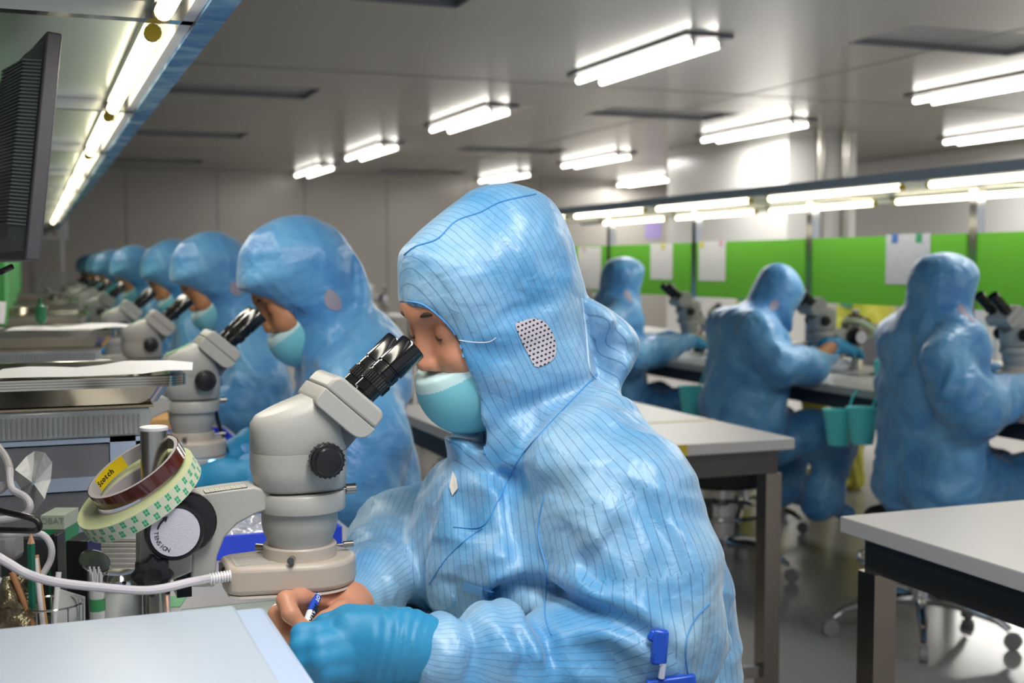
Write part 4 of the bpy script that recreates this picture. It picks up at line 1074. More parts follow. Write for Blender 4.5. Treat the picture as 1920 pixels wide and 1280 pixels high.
text_mesh('MILWA', .0085, 'lettering', mat('pen_print_dark', '#20242c', .4), pen, penM(pa_+dv*.017+sd*.001, .0053), .0002)
# ------------------------------------------------------------------ the other workers
def hand_simple(w_, d, pn, L_=.17, r=1.0, curl=.6):
    """glove: wrist point, pointing direction, palm normal (unit vectors)"""
    w_ = np.array(w_, np.float32); d = unit(d); pn = unit(np.array(pn)-d*np.dot(pn, d)); s = np.cross(d, pn)
    o = [([w_-d*.03, w_+d*.02], [.034*r, .028*r], .01)]
    o.append(([w_+d*.02, w_+d*.075+s*.018], [.027*r, .017*r], .02)); o.append(([w_+d*.02, w_+d*.075-s*.018], [.027*r, .017*r], .02))
    for i, (k, ln) in enumerate(((-.028, .95), (-.010, 1.06), (.010, 1.0), (.027, .8))):
        a = w_+d*.082+s*k; b = a+(d*.040+pn*.012*curl)*ln; c = b+(d*.020+pn*.024*curl)*ln; e = c+(d*.004+pn*.020)*ln*curl
        o.append(([a, b, c, e], [.0115*r, .0098*r, .0090*r, .0072*r], .005))
    a = w_+d*.03-s*.024; o.append(([a, a+d*.032-s*.018+pn*.006, a+d*.058-s*.014+pn*.020], [.016*r, .0115*r, .0085*r], .008))
    return o
def rel(pts, Yp, cy): return [(lambda w_: (w_.x, w_.z))(W(a, b, Y=Yp)) for a, b in pts]
# second worker, traced on the plane through the second microscope
Y2 = SCY[0]+.01
def l2(px, py, Y): return tuple(px3(px, py, Y, Y2))
P2 = {}
h2 = W(558, 532, Y=Y2); P2['head'] = (h2.x, 0, h2.z); P2['pitch'] = 36; P2['cy'] = 0; P2['hood_local'] = False
P2['hood'] = WXZ([(449, 545), (446, 505), (455, 468), (485, 428), (530, 409), (580, 409), (622, 425), (650, 455), (664, 500), (668, 545), (660, 590), (645, 630), (630, 680), (600, 725), (585, 765), (568, 770), (560, 720), (548, 660), (535, 610), (490, 570)], Y2)
P2['cut'] = WXZ([(380, 546), (449, 546), (480, 552), (515, 568), (542, 600), (554, 640), (562, 700), (566, 770), (540, 820), (400, 820)], Y2)
P2['torso'] = WXZ([(590, 680), (562, 740), (545, 800), (545, 880), (560, 930), (590, 965), (600, 1040), (660, 1080), (730, 1060), (772, 990), (775, 900), (755, 800), (722, 715), (685, 655), (640, 640)], Y2)
P2['H'] = lambda z: .20-.08*np.clip((z-.93)/.12, 0, 1)
P2['torsoc'] = (.66, 0, .86); P2['pelvis'] = (.74, 0, .62); P2['neck'] = (.62, 0, 1.02)
n2 = [l2(668, 740, Y2-.17), l2(680, 840, Y2-.22), l2(650, 925, Y2-.24), l2(560, 915, Y2-.20), l2(470, 893, Y2-.15)]
f2 = [l2(650, 740, Y2+.16), l2(620, 830, Y2+.22), l2(590, 870, Y2+.22), l2(500, 858, Y2+.12), l2(452, 845, Y2+.05)]
P2['arm_near'] = dict(pts=n2, rs=[.072, .078, .070, .056, .036], k=.04, bone=[n2[0], n2[2], n2[4]])
P2['arm_far'] = dict(pts=f2, rs=[.070, .072, .066, .052, .036], k=.04, bone=[f2[0], f2[2], f2[4]])
P2['legs'] = seat_legs(None, hip=(.64, .555)); P2['lo'] = (.10, -.42, 0); P2['hi'] = (1.1, .42, 1.34)
P2['hw'] = .42; P2['hoodH'] = .108; P2['hoodk'] = .02
drape2 = Poly(WXZ([(640, 460), (672, 490), (685, 540), (676, 590), (655, 630), (650, 680), (690, 670), (640, 730), (590, 760), (600, 700), (630, 620), (645, 540)], Y2))
P2['extra'] = [('u', p_pillow(drape2, .04, .095, 0), .012), ('u', p_cone((.60, -.10, .97), (.60, .10, .97), .085, .085), .05), ('u', p_ell((.61, 0, 1.0), (.09, .11, .08)), .05)]
P2['skinhands'] = []
w2 = np.array(n2[4]); P2['gloves'] = [hand_simple(w2+V(-.03, 0, 0), (-1, .35, -.05), (0, .3, -1)), hand_simple(f2[4], (-.75, -.5, -.35), (.4, -.5, -.8), curl=.9)]
P2['bres'] = .0045
b2, fr2 = make_person('person', P2, 2, m_bluefab, m_skin2, res=.0058, folds_amp=1.25, root=(0, Y2, 0), label='worker in blue hood bending over the second microscope, directly behind the sharp woman', group='workers in blue along the left bench')
m_ventfar = mat('vent_far', '#9a93a3', .7)
def side_vent(t, fr, f0, u0, y, w_=.030, h_=.045):
    b = MB(); pts = []
    cov = [k for k in C.objects if k.parent == t and k.name.startswith('coverall')][0]
    bv = BVHTree.FromPolygons([v.co.copy() for v in cov.data.vertices], [tuple(p.vertices) for p in cov.data.polygons])
    rings = []
    for f in (1, .66, .33, .03):
        row_ = []
        for i in range(18):
            an = 2*PI*i/18; p = Vector(hp(fr, f0+w_/2*f*math.cos(an), u0+h_/2*f*math.sin(an)*(1-.25*math.cos(an)), y*3))
            h = bv.ray_cast(p, Vector((0, -y, 0)).normalized()); row_.append((h[0]+Vector((0, math.copysign(.0015, y), 0))) if h[0] else p*1)
        rings.append(row_)
    b.rings(rings, True, False); o = b.build('vent_mesh', m_ventfar, None); o.parent = cov
side_vent(b2, fr2, -.018, -.052, -.15)
m_tw = mat('tweezer_steel', '#3c3a3c', .3, metal=.8)
tw = thing('tweezers', 'dark steel tweezers held by the worker behind the sharp woman', 'tweezers', W(427, 845, Y=Y2))
MB().tube([W(428, 848, Y=Y2), W(412, 800, Y=Y2-.005), W(398, 745, Y=Y2-.01)], [.0015, .004, .0035], 8).build('blade', m_tw, tw)
ll2 = ['worker in blue hood at the third microscope of the left bench', 'worker in blue hood at the fourth microscope of the left bench', 'worker in blue hood at the fifth microscope of the left bench', 'blurred worker in blue hood at the sixth microscope of the left bench', 'small blurred worker in blue hood, seventh from the front of the left bench', 'small blurred worker in blue hood, second from the far end of the left bench', 'farthest small blurred worker in blue hood of the left bench']
heads = [400, 318, 258, 212, 195, 183]
hy = [yat(p, h2.x) for p in heads]
LYS = [hy[0], hy[1], hy[2], hy[3], hy[3]+1.1, hy[3]+2.2, hy[3]+3.3]
rnd = random.Random(3)
for y, l, (dx, rz, sc) in zip(LYS, ll2, [(.0, .06, 1.0), (.01, -.05, .99), (-.01, .08, 1.0), (0, 0, 1.0), (0, .05, 1.0), (0, -.03, .99), (0, 0, 1)]):
    dup(b2, (dx, y, 0), l, rz=rz)
# second look for the right bench: upright worker seen from behind
RX0 = 3.157
def r1(pts, Yw, k, cx=None):
    P_ = [(RX0-w_.x, w_.z) for w_ in (W(a, b, Y=Yw) for a, b in pts)]
    if cx is None: cx = (min(p[0] for p in P_)+max(p[0] for p in P_))/2
    return [(cx+(x-cx)*k, z) for x, z in P_]
def r3(px, py, Yw, Ys): w_ = W(px, py, Y=Yw); return (RX0-w_.x, Ys-w_.y, w_.z)
YA = 3.0
PA = {}
h = r3(1764, 556, YA, YA); PA['head'] = (h[0], 0, h[2]); PA['pitch'] = 14; PA['cy'] = 0; PA['hood_local'] = False
PA['hood'] = r1([(1830, 525), (1826, 500), (1805, 480), (1765, 474), (1728, 486), (1708, 520), (1702, 560), (1690, 585), (1700, 606), (1740, 622), (1790, 628), (1812, 618), (1818, 600), (1816, 570)], YA, .80)
PA['cut'] = r1([(1900, 514), (1829, 514), (1820, 535), (1815, 560), (1817, 600), (1822, 640), (1900, 640)], YA, .80, RX0-W(1760, 540, Y=YA).x)
PA['torso'] = r1([(1715, 612), (1675, 640), (1655, 720), (1645, 810), (1645, 890), (1662, 935), (1720, 950), (1800, 945), (1832, 890), (1842, 800), (1838, 720), (1815, 650), (1770, 612)], YA, .64)
PA['H'] = lambda z: .185-.085*np.clip((z-.93)/.12, 0, 1)
PA['torsoc'] = (.62, 0, .86); PA['pelvis'] = (.64, 0, .62); PA['neck'] = (.60, 0, 1.0)
na = [r3(1770, 665, YA-.17, YA), r3(1800, 740, YA-.22, YA), r3(1830, 775, YA-.22, YA), r3(1900, 745, YA-.18, YA), r3(1955, 715, YA-.12, YA)]
fa_ = [(x-(.11 if i < 3 else .02), -y*(.7 if i < 3 else .9), z) for i, (x, y, z) in enumerate(na)]
PA['arm_far'] = dict(pts=na, rs=[.056, .064, .060, .050, .036], k=.06, bone=[na[0], na[2], na[4]])
PA['arm_near'] = dict(pts=fa_, rs=[.062, .066, .060, .050, .036], k=.04, bone=[fa_[0], fa_[2], fa_[4]])
PA['legs'] = seat_legs(None, foot=.20, hip=(.62, .50), knee=(.22, .50)); PA['lo'] = (-.15, -.4, 0); PA['hi'] = (.95, .4, 1.34)
PA['hoodH'] = .105; PA['hoodk'] = .007
PA['extra'] = [('u', p_cone((.62, -.12, .95), (.62, .12, .95), .085, .085), .05), ('u', p_ell((.60, 0, .965), (.085, .10, .065)), .05)]
PA['skinhands'] = []; PA['bres'] = .007; PA['gres'] = .005; PA['mres'] = .005
PA['gloves'] = [hand_simple(na[4], (-1, -.3, -.1), (0, -.2, -1)), hand_simple(fa_[4], (-1, .3, -.1), (0, .2, -1))]
pa, fra = make_person('person', PA, 3, m_bluefab, m_skin2, res=.009, folds_amp=1.7, root=(RX0, YA, 0), label='rightmost worker in blue hood, upright, seen from behind at the right bench', group='workers in blue along the right bench')
pa.rotation_euler = (0, 0, PI)
side_vent(pa, fra, -.010, -.050, .15, .036, .05)
YB = 4.02
PB = dict(PA)
h = r3(1452, 558, YB, YB); PB['head'] = (h[0], 0, h[2]); PB['pitch'] = 40
PB['hood'] = r1([(1505, 552), (1497, 522), (1480, 502), (1455, 493), (1438, 499), (1422, 522), (1408, 550), (1396, 572), (1400, 590), (1436, 608), (1470, 625), (1478, 615), (1482, 590)], YB, .87)
PB['cut'] = r1([(1560, 545), (1507, 547), (1490, 585), (1480, 620), (1474, 650), (1560, 660)], YB, .87, RX0-W(1450, 540, Y=YB).x)
PB['torso'] = r1([(1412, 592), (1370, 612), (1338, 655), (1322, 720), (1312, 770), (1330, 805), (1400, 815), (1455, 815), (1468, 760), (1478, 700), (1480, 650), (1455, 605)], YB, .78)
PB['torsoc'] = (.66, 0, .84); PB['pelvis'] = (.74, 0, .60); PB['neck'] = (.60, 0, 1.0)
nb_ = [r3(1425, 640, YB-.17, YB), r3(1470, 685, YB-.24, YB), r3(1515, 688, YB-.24, YB), r3(1540, 660, YB-.12, YB), r3(1560, 648, YB-.03, YB)]
fb_ = [(x-(.07 if i < 3 else .0), -y*(.7 if i < 3 else 1), z) for i, (x, y, z) in enumerate(nb_)]
PB['arm_far'] = dict(pts=nb_, rs=[.062, .066, .058, .048, .036], k=.04, bone=[nb_[0], nb_[2], nb_[4]])
PB['arm_near'] = dict(pts=fb_, rs=[.062, .066, .058, .048, .036], k=.04, bone=[fb_[0], fb_[2], fb_[4]])
PB['legs'] = seat_legs(None, foot=.24, hip=(.66, .52), knee=(.30, .50))
PB['gloves'] = [hand_simple(nb_[4], (-.9, -.1, -.1), (0, -.2, -1)), hand_simple(fb_[4], (-.9, .1, -.1), (0, .2, -1))]
PB['extra'] = [('u', p_cone((.64, -.12, .93), (.64, .12, .93), .085, .085), .05), ('u', p_ell((.61, 0, .95), (.085, .10, .065)), .05)]
PB['lo'] = (-.15, -.4, 0); PB['hi'] = (1.05, .4, 1.34)
pb, frb = make_person('person', PB, 5, m_bluefab, m_skin2, res=.010, folds_amp=1.7, root=(RX0, YB, 0), label='worker in blue hood leaning on the desk in the middle of the right bench', group='workers in blue along the right bench')
pb.rotation_euler = (0, 0, PI)
side_vent(pb, frb, -.030, -.060, .15, .032, .045)
pc_ = dup(pa, (RX0-.02, 5.10, 0), 'third worker in blue hood of the right bench, just right of the striped hood', rz=PI-.06)
pd_ = dup(pa, (RX0-.1, 6.5, 0), 'worker in blue hood almost hidden behind the back of the striped hood', rz=PI)
# yellow gowns on the far side of the right bench
m_yel = fabric('yellow_cloth', '#c9c23e', '#8a8420', 0, '#ddd75a')
for i, (y, x, l) in enumerate(((5.45, 3.58, 'worker in a yellow gown bent low behind the green board right of the leaning worker'), (6.55, 3.62, 'worker in a yellow gown showing as a small patch left of the leaning worker'), (8.6, 3.62, 'farthest worker in a yellow gown beside the striped hood'))):
    p = dup(b2, (x, y, -.03), l, rz=0, group='workers in yellow gowns')
    for k in C.objects:
        if k.parent == p and (k.name.startswith('coverall') or k.name.startswith('boot')):
            nm = 'yellow_' + k.name.split('.')[0]
            if nm not in LM: LM[nm] = k.data.copy(); LM[nm].materials[0] = m_yel
            k.data = LM[nm] if k.name.startswith('coverall') else k.data.copy()
            k.data.materials[0] = m_yel
# ------------------------------------------------------------------ stools
def stool(x, y, zs, label, group='round work stools'):
    t = thing('stool', label, 'stool', (x, y, 0), 0, group)
    b = MB(); b.lathe([(.001, zs-.055), (.165, zs-.055), (.175, zs-.045), (.175, zs-.012), (.165, zs), (.001, zs+.003)], (x, y, 0), (0, 0, 1), 32); b.build('seat', m_black_felt, t)
    MB().lathe([(.032, .09), (.032, .28), (.02, .285), (.02, zs-.056)], (x, y, 0), (0, 0, 1), 20).build('column', m_chrome, t)
    MB().tube([(x+.19*math.cos(2*PI*i/28), y+.19*math.sin(2*PI*i/28), .24) for i in range(28)], .009, 8, True).build('foot_ring', m_chrome, t)
    for k in range(5):
        a = 2*PI*k/5+.3; c, s = math.cos(a), math.sin(a)
        MB().tube([(x+.02*c, y+.02*s, .12), (x+.12*c, y+.12*s, .115), (x+.24*c, y+.24*s, .085), (x+.275*c, y+.275*s, .06)], [.018, .016, .013, .010], 10).build('leg', m_chrome, t)
        px_, py_ = x+.285*c, y+.285*s
        MB().cyl((px_-.012*s, py_+.012*c, .027), (px_+.012*s, py_-.012*c, .027), .026, seg=18).build('caster', mat('caster', '#8c8a8c', .4), t)
stool(.86, 1.42, .44, 'stool under the woman in the striped coverall')
stool(2.62, 3.12, .395, 'black seated stool under the rightmost worker in blue')
stool(2.98, 4.74, .46, 'chrome stool under the right bench, seen below the middle table')
stool(2.45, 4.05, .40, 'stool under the leaning worker in the middle of the right bench')

for y, x, l in ((5.12, 2.47, 'stool under the third worker of the right bench'), (6.52, 2.40, 'stool under the worker almost hidden behind the striped hood')): stool(x, y, .40, l)
for (y, l) in zip([Y2]+LYS[:5], ('second', 'third', 'fourth', 'fifth', 'sixth', 'seventh')): stool(.70, y, .44, f'stool under the {l} worker of the left bench')
# ------------------------------------------------------------------ things on the left bench
def scaleM(f): return f
# storage case in the foreground corner
t = thing('storage_case', 'pale blue plastic case with rounded lid filling the lower left corner', 'case', (-.08, .92, .75))
MB().box((-.36, .66, .751), (.196, 1.165, .838)).build('case_body', m_lilac, t, bevel=.022, seg=5)
MB().box((-.37, .65, .8385), (.203, 1.172, .852)).build('lid_rim', m_lilac, t, bevel=.006, seg=4)
MB().box((-.345, .685, .8525), (.172, 1.155, .861)).build('lid_panel', mat('case_lid', '#a9b5c5', .4, var=.02), t, bevel=.007, seg=4)
# tape rolls leaning on the microscope post
be, ga = R(31), R(12)
e1 = Vector((math.cos(be), 0, math.sin(be))); e2 = Vector((0, math.cos(ga), math.sin(ga))); e2 = (e2-e1*e2.dot(e1)).normalized(); nrm = e1.cross(e2)
def roll(name, c, ro, ri, h, m_side, m_top, m_core, label):
    q_ = nrm.to_track_quat('Z', 'Y').to_matrix().to_4x4()
    t = thing(name, label, 'tape roll', c)
    fr_ = Matrix((e1, e2, nrm)).transposed()
    def ring(prof, nm, m, smooth=40):
        b = MB(); seg = 96; b.rings([[Vector(c)+fr_@Vector((r_*math.cos(2*PI*i/seg), r_*math.sin(2*PI*i/seg), z_)) for i in range(seg)] for r_, z_ in prof], True, False)
        return b.build(nm, m, t, smooth=smooth)
    ring([(ro, -h/2), (ro, h/2)], 'outer_wrap', m_side)
    ring([(ro, h/2), (ri+.004, h/2)], 'face', m_top); ring([(ri+.004, -h/2), (ro, -h/2)], 'face', m_top)
    ring([(ri+.004, h/2+.0002), (ri, h/2+.0002), (ri, -h/2-.0002), (ri+.004, -h/2-.0002)], 'core', m_core)
    return t, fr_
m_check = bpy.data.materials.new('green_check_tape'); m_check.use_nodes = True; q = NT(m_check)
cM = W(262, 925, Y=Y0-.003); cK = W(259, 888, Y=Y0-.005)
geo = q.new('ShaderNodeTexCoord'); at_ = q.new('ShaderNodeAttribute', attribute_name='UVMap')
uv = q.new('ShaderNodeUVMap'); sx = q.new('ShaderNodeSeparateXYZ'); q.link(uv.outputs[0], sx.inputs[0])
U_, V_ = sx.outputs[0], sx.outputs[1]
def inr(a, lo, hi): return mth('MULTIPLY', mth('GREATER_THAN', a, lo), mth('LESS_THAN', a, hi))
fu = mth('FRACT', mth('MULTIPLY', U_, 64.0)); fv = mth('FRACT', mth('MULTIPLY', V_, 2.0)); ck = mth('FRACT', mth('MULTIPLY', mth('ADD', mth('FLOOR', mth('MULTIPLY', U_, 64.0)), mth('FLOOR', mth('MULTIPLY', V_, 2.0))), .5))
dot = mth('MULTIPLY', mth('MULTIPLY', inr(fu, .12, .88), inr(fv, .12, .88)), mth('LESS_THAN', ck, .25))
gap = mth('MAXIMUM', inr(fu, .47, .53), inr(fv, .47, .53)); dot = mth('MULTIPLY', dot, mth('SUBTRACT', 1.0, gap))
mx = q.new('ShaderNodeMix', data_type='RGBA'); mx.inputs[6].default_value = lin('#c3c9b4'); mx.inputs[7].default_value = lin('#1f9a6c'); q.link(dot, mx.inputs[0]); q.link(mx.outputs[2], q.b.inputs['Base Color']); q.b.inputs['Roughness'].default_value = .6
m_mtop = mat('masking_face', '#c6cda0', .75, var=.06, vs=60); m_kap = mat('amber_film', '#4a1508', .12, coat=.8, var=.35, vs=30); m_core = mat('grey_core', '#b3acb0', .6)
tm, frm = roll('tape_roll', cM, .069, .042, .019, m_check, m_mtop, m_core, 'pale green masking tape roll with green checked edge leaning on the post')
for k in C.objects:
    if k.parent == tm and k.name.startswith('outer_wrap'):
        me = k.data; uvl = me.uv_layers.new(name='UVMap')
        for p in me.polygons:
            an = []
            for li in p.loop_indices:
                co_ = frm.transposed() @ me.vertices[me.loops[li].vertex_index].co
                an.append((math.atan2(co_.y, co_.x)/(2*PI)+.5, co_.z/.019+.5))
            mxx = max(a[0] for a in an)
            for li, (a, b_) in zip(p.loop_indices, an): uvl.data[li].uv = (a+1 if mxx-a > .5 else a, b_)
tk, _ = roll('tape_roll', cK+nrm*.003, .0545, .0495, .015, m_kap, m_kap, m_core, 'amber film tape roll resting on the masking tape')
b = MB(); pts = []
lab = [[cK+nrm*.003+frm@Vector((.0493*math.cos(a), .0493*math.sin(a), z_)) for z_ in (-.0075, .0075)] for a in [R(96+4*i) for i in range(14)]]
b.rings(lab, False, False); yl = b.build('core_label', mat('label_yellow', '#e8c81c', .5), tk)
for i, ch in enumerate('Scotch'):
    a = R(145-5.5*i); p = cK+nrm*.003+frm@Vector((.0490*math.cos(a), .0490*math.sin(a), 0))
    inw = -(frm@Vector((math.cos(a), math.sin(a), 0))); up_ = nrm; rt = up_.cross(inw)
    text_mesh(ch, .0085, 'lettering', mat('label_print', '#15120a', .6), yl, Matrix.Translation(p) @ Matrix((rt, up_, inw)).transposed().to_4x4(), .0002, .0001)
# stacks of drawers, clear box and steel trays
m_drawer = mat('smoky_drawer', '#7f8088', .12, var=.15, vs=10, coat=.4)
m_clear = mat('clear_box', '#aeb2b4', .15, var=.2, vs=20, coat=.3)
m_traym = mat('tray_steel', '#b9b4a8', .16, metal=1, var=.1, vs=5)
def cabinet(x0, x1, y0, y1, z0, z1, label):
    t = thing('drawer_cabinet', label, 'drawer cabinet', ((x0+x1)/2, (y0+y1)/2, z0), 0, 'small drawer cabinets on the left bench')
    b = MB(); T = .012; nd = 3; hh = (z1-z0)/nd; xm = x1-.055
    for i in range(nd+1): b.box((x0, y0, z0+hh*i-(T/2 if i else 0)), (x1, y1, min(z1, z0+hh*i+T)))
    b.box((x1-T, y0, z0), (x1, y1, z1)); b.box((x0, y0, z0), (x0+T, y1, z1)); b.box((x0, y1-T, z0), (x1, y1, z1)); b.box((xm-.004, y0, z0), (xm+.03, y0+.012, z1))
    b.box((xm+.0305, y0+.004, z0+T), (x1-T-.0005, y0+.010, z1-T))
    b.build('frame', m_lilac, t)
    for i in range(nd):
        za = z0+hh*i+T*.8; zb = z0+hh*(i+1)-T*.7
        d = MB().box((x0+T+.001, y0+.004, za), (xm-.005, y1-T-.004, zb)).build('drawer', m_drawer, t)
        MB().box(((x0+xm)/2-.03, y0-.006, (za+zb)/2-.003), ((x0+xm)/2+.03, y0+.0035, (za+zb)/2+.003)).build('handle', m_lilac, d)
    return t
def tray(x0, x1, y0, y1, z, label, h=.030, grp='nested steel trays'):
    b = MB(); R_ = []
    def rc(i, zz_, r_=.03):
        xa, xb, ya, yb = x0+i, x1-i, y0+i, y1-i; o = []
        for cx, cy2, a0 in ((xb-r_, yb-r_, 0), (xa+r_, yb-r_, 90), (xa+r_, ya+r_, 180), (xb-r_, ya+r_, 270)):
            for k in range(6): a = R(a0+18*k); o.append(Vector((cx+r_*math.cos(a), cy2+r_*math.sin(a), zz_)))
        return o
    b.rings([rc(0, z+h-.003), rc(0, z+h), rc(.018, z+h), rc(.034, z+.003), rc(.04, z+.0015), rc(.14, z+.0015, .005)], True, False)
    b.rings([rc(0.0005, z+h-.003), rc(.019, z+h-.0012), rc(.035, z+.0015), rc(.042, z), rc(.14, z, .005)], True, False)
    return one(b, 'steel_tray', m_traym, label, 'tray', grp)
stk = [(1.755, 'nearest'), (3.02, 'second'), (4.25, 'third'), (5.5, 'fourth'), (7.2, 'fifth')]
for n_, (ya, wd) in enumerate(stk):
    cabinet(-.33, .155, ya, ya+.27, .7505, .944, f'{wd} small pale blue drawer cabinet on the left bench, under steel trays')
    t = thing('clear_box', f'{wd} clear plastic box between drawer cabinet and steel trays on the left bench', 'box', (-.09, ya+.13, .945), 0, 'clear boxes on the drawer cabinets')
    MB().box((-.325, ya+.002, .9445), (.150, ya+.262, .984)).build('box_body', m_clear, t, bevel=.004)
    MB().box((-.33, ya-.001, .9842), (.155, ya+.266, .9878)).build('box_lid', mat('clear_lid', '#b8a78c', .2), t, bevel=.001)
    b = MB()
    for k in range(70): b.box((-.315+.0065*k, ya-.0008, .950), (-.3125+.0065*k, ya+.0015, .975))
    b.build('mesh_pattern', mat('mesh_dark', '#8f9294', .4), t)
    for k in range(4 if n_ < 2 else 2):
        tray(-.345, .198-.0*k, ya-.035, ya+.29, .9885+.0036*k, f"{['bottom', 'second', 'third', 'top'][k]} steel tray of the {wd} stack on the left bench")
    if n_ < 2:
        b = MB(); gx = []
        for i in range(9):
            rw = []
            for j in range(5):
                x_ = -.06+.265*i/8; y_ = ya-.022+.16*j/4
                rw.append((x_+.02*j/4, y_, 1.0320+.002*math.sin(i*1.3)*(.3+j/4)+(.004 if i > 6 else 0)+.006*math.exp(-((i-5)/1.5)**2)*j/4))
            gx.append(rw)
        b.rings(gx, False, False); one(b, 'paper_sheet', m_paper, f'white paper sheet lying on the {wd} steel tray stack', 'paper', 'paper sheets on the trays')
        b = MB(); b.prismz([(-.34, ya+.02), (-.10, ya+.0), (-.06, ya+.15), (-.30, ya+.2)], 1.0300, 1.0310)
        one(b, 'paper_sheet', m_paper, f'flat white paper on the left part of the {wd} tray stack', 'paper', 'paper sheets on the trays')
# monitor hung under the shelf, seen nearly edge on
M0 = W(46, 487, d=1.60); t = thing('monitor', 'dark grey monitor hanging edge-on at the left edge, ribbed back showing', 'monitor', M0)
m_mon = mat('monitor_grey', '#55525a', .45, var=.04); m_monb = mat('monitor_back', '#4d5552', .4)
rot = Euler((0, R(6.5), 0)).to_matrix(); yaw = Euler((0, 0, R(7.5))).to_matrix(); RM = yaw @ rot
def mbox(lo, hi):
    b = MB(); b.box(lo, hi); 
    for v in b.bm.verts: v.co = M0 + RM @ v.co
    return b
mbox((0, 0, 0), (.020, .42, .300)).build('bezel', m_mon, t, bevel=.003)
mbox((.0202, .015, .015), (.0212, .405, .285)).build('screen', m_gloss, t)
b = MB(); b.rings([[Vector(p) for p in ((0, .012, .012), (0, .408, .012), (0, .408, .288), (0, .012, .288))], [Vector(p) for p in ((-.020, .03, .03), (-.020, .39, .03), (-.020, .39, .27), (-.020, .03, .27))], [Vector(p) for p in ((-.045, .27, .08), (-.045, .36, .08), (-.045, .36, .22), (-.045, .27, .22))]])
for v in b.bm.verts: v.co = M0+RM@v.co
bk = b.build('back_shell', m_monb, t)
b = MB()
for k in range(46):
    z_ = .045+.0048*k; b.prismz([(-.0225, .028), (-.001, .010), (.0, .012), (-.018, .034), (-.03, .16), (-.034, .16)], z_, z_+.0022)
for v in b.bm.verts: v.co = M0+RM@v.co
b.build('rib_pattern', mat('rib_grey', '#70777a', .4), bk)
b = MB(); b.box((-.07, .18, .12), (-.045, .24, .18)); b.box((-.075, .19, .14), (-.06, .23, .335))
for v in b.bm.verts: v.co = M0+RM@v.co
b.build('bracket', m_steel, t)
b = MB(); b.tube(spline([M0+RM@Vector(p) for p in ((-.04, .10, .10), (-.09, .05, .13), (-.10, .03, .06), (-.05, .02, -.02), (-.01, .03, -.01))], 6), .004, 8); b.build('cable', m_gloss, t)
# small things round the post
def cable(pts, r, label, m=None, name='cable', fixed=True):
    b = MB(); b.tube(spline(pts, 10), r, 10); return one(b, name, m or m_cable, label, 'cable')
hx_ = W(399, 1083, Y=Y0-.034)
cable([hx_+Vector((-.004, 0, 0)), W(360, 1090, d=1.30), W(280, 1106, d=1.27), W(180, 1100, d=1.24), W(100, 1090, d=1.22), W(50, 1075, d=1.2), W(15, 1055, d=1.2), W(-60, 1010, d=1.2)], .0046, 'white power cable sagging across the bench to the ring light')
cable([W(-40, 1062, d=1.3), W(20, 1100, d=1.3), W(60, 1098, d=1.32), W(90, 1060, d=1.33), W(97, 1030, d=1.33), W(85, 1006, d=1.33), W(62, 999, d=1.33), W(0, 1002, d=1.33), W(-50, 995, d=1.33)], .0036, 'white cable curling up beside the green pencil')
cable([W(-60, 930, d=1.3), W(0, 956, d=1.28), W(40, 966, d=1.27), W(66, 974, d=1.27), W(74, 986, d=1.27), W(66, 994, d=1.28), W(40, 994, d=1.3), W(-40, 992, d=1.34)], .0034, 'black cable bending above the green pencil', m_black)
cable([W(-40, 800, d=1.5), W(5, 850, d=1.48), W(18, 885, d=1.46), W(10, 910, d=1.46), W(-20, 930, d=1.46)], .0050, 'thick grey white cable at the left edge beside the drawer front', mat('grey_cable', '#b4b0b0', .5))
cable([W(18, 880, d=1.46), W(22, 915, d=1.44), W(45, 930, d=1.43), W(56, 945, d=1.42), W(50, 962, d=1.42), W(20, 972, d=1.42), W(-40, 975, d=1.42)], .0042, 'thin white cable looping below the crumpled tissue')
def at(px, py, d): return W(px, py, d=d)
def ground(v, z=.7505): return Vector((v.x, v.y, z))
# tissue
b = MB(); out = [(28, 880), (50, 856), (66, 846), (84, 848), (97, 866), (94, 900), (84, 935), (66, 960), (50, 964), (44, 940), (40, 915), (30, 900)]
cx, cy3 = 62, 905; rings = []
rnd = random.Random(5)
for f in (1, .7, .4, .1):
    rings.append([W(cx+(x-cx)*f, cy3+(y-cy3)*f, d=1.50+(-.03 if (i % 3 == 0) else .012)*(.5+f*.5)-(1-f)*.02) for i, (x, y) in enumerate(out)])
b.rings(rings, True, False); o = b.build('tissue', mat('tissue_white', '#dcdddf', .9), None, smooth=0)
tag(o, 'crumpled white tissue standing against the drawer cabinet', 'tissue'); sd_ = o.modifiers.new('solid', 'SOLIDIFY'); sd_.thickness = .001
# box, holders
def bx_at(px0, px1, py0, py1, d, dep, name, m, label, cat, to_bench=True, bevel=.002, rz=0, grp=None):
    a = W(px0, py0, d=d); c = W(px1, py0, d=d); z1 = a.z; z0 = .7505 if to_bench else W(px0, py1, d=d).z
    w_ = (c-a).length; b = MB(); ux = Vector((c.x-a.x, c.y-a.y, 0)).normalized(); uy = Vector((-ux.y, ux.x, 0))
    P = [Vector((a.x, a.y, 0)), Vector((a.x, a.y, 0))+ux*w_, Vector((a.x, a.y, 0))+ux*w_+uy*dep, Vector((a.x, a.y, 0))+uy*dep]
    b.prismz([(p.x, p.y) for p in P], z0, z1)
    return one(b, name, m, label, cat, grp, bevel=bevel), ux, uy
gb = thing('carton', 'white and green carton with faint lettering behind the black holder', 'carton', ground(at(100, 1000, 1.50)))
a = at(76, 966, 1.50); ux = RT.copy(); ux.normalize(); uy = Vector((-ux.y, ux.x, 0)); wd = 44/FPX*1.5
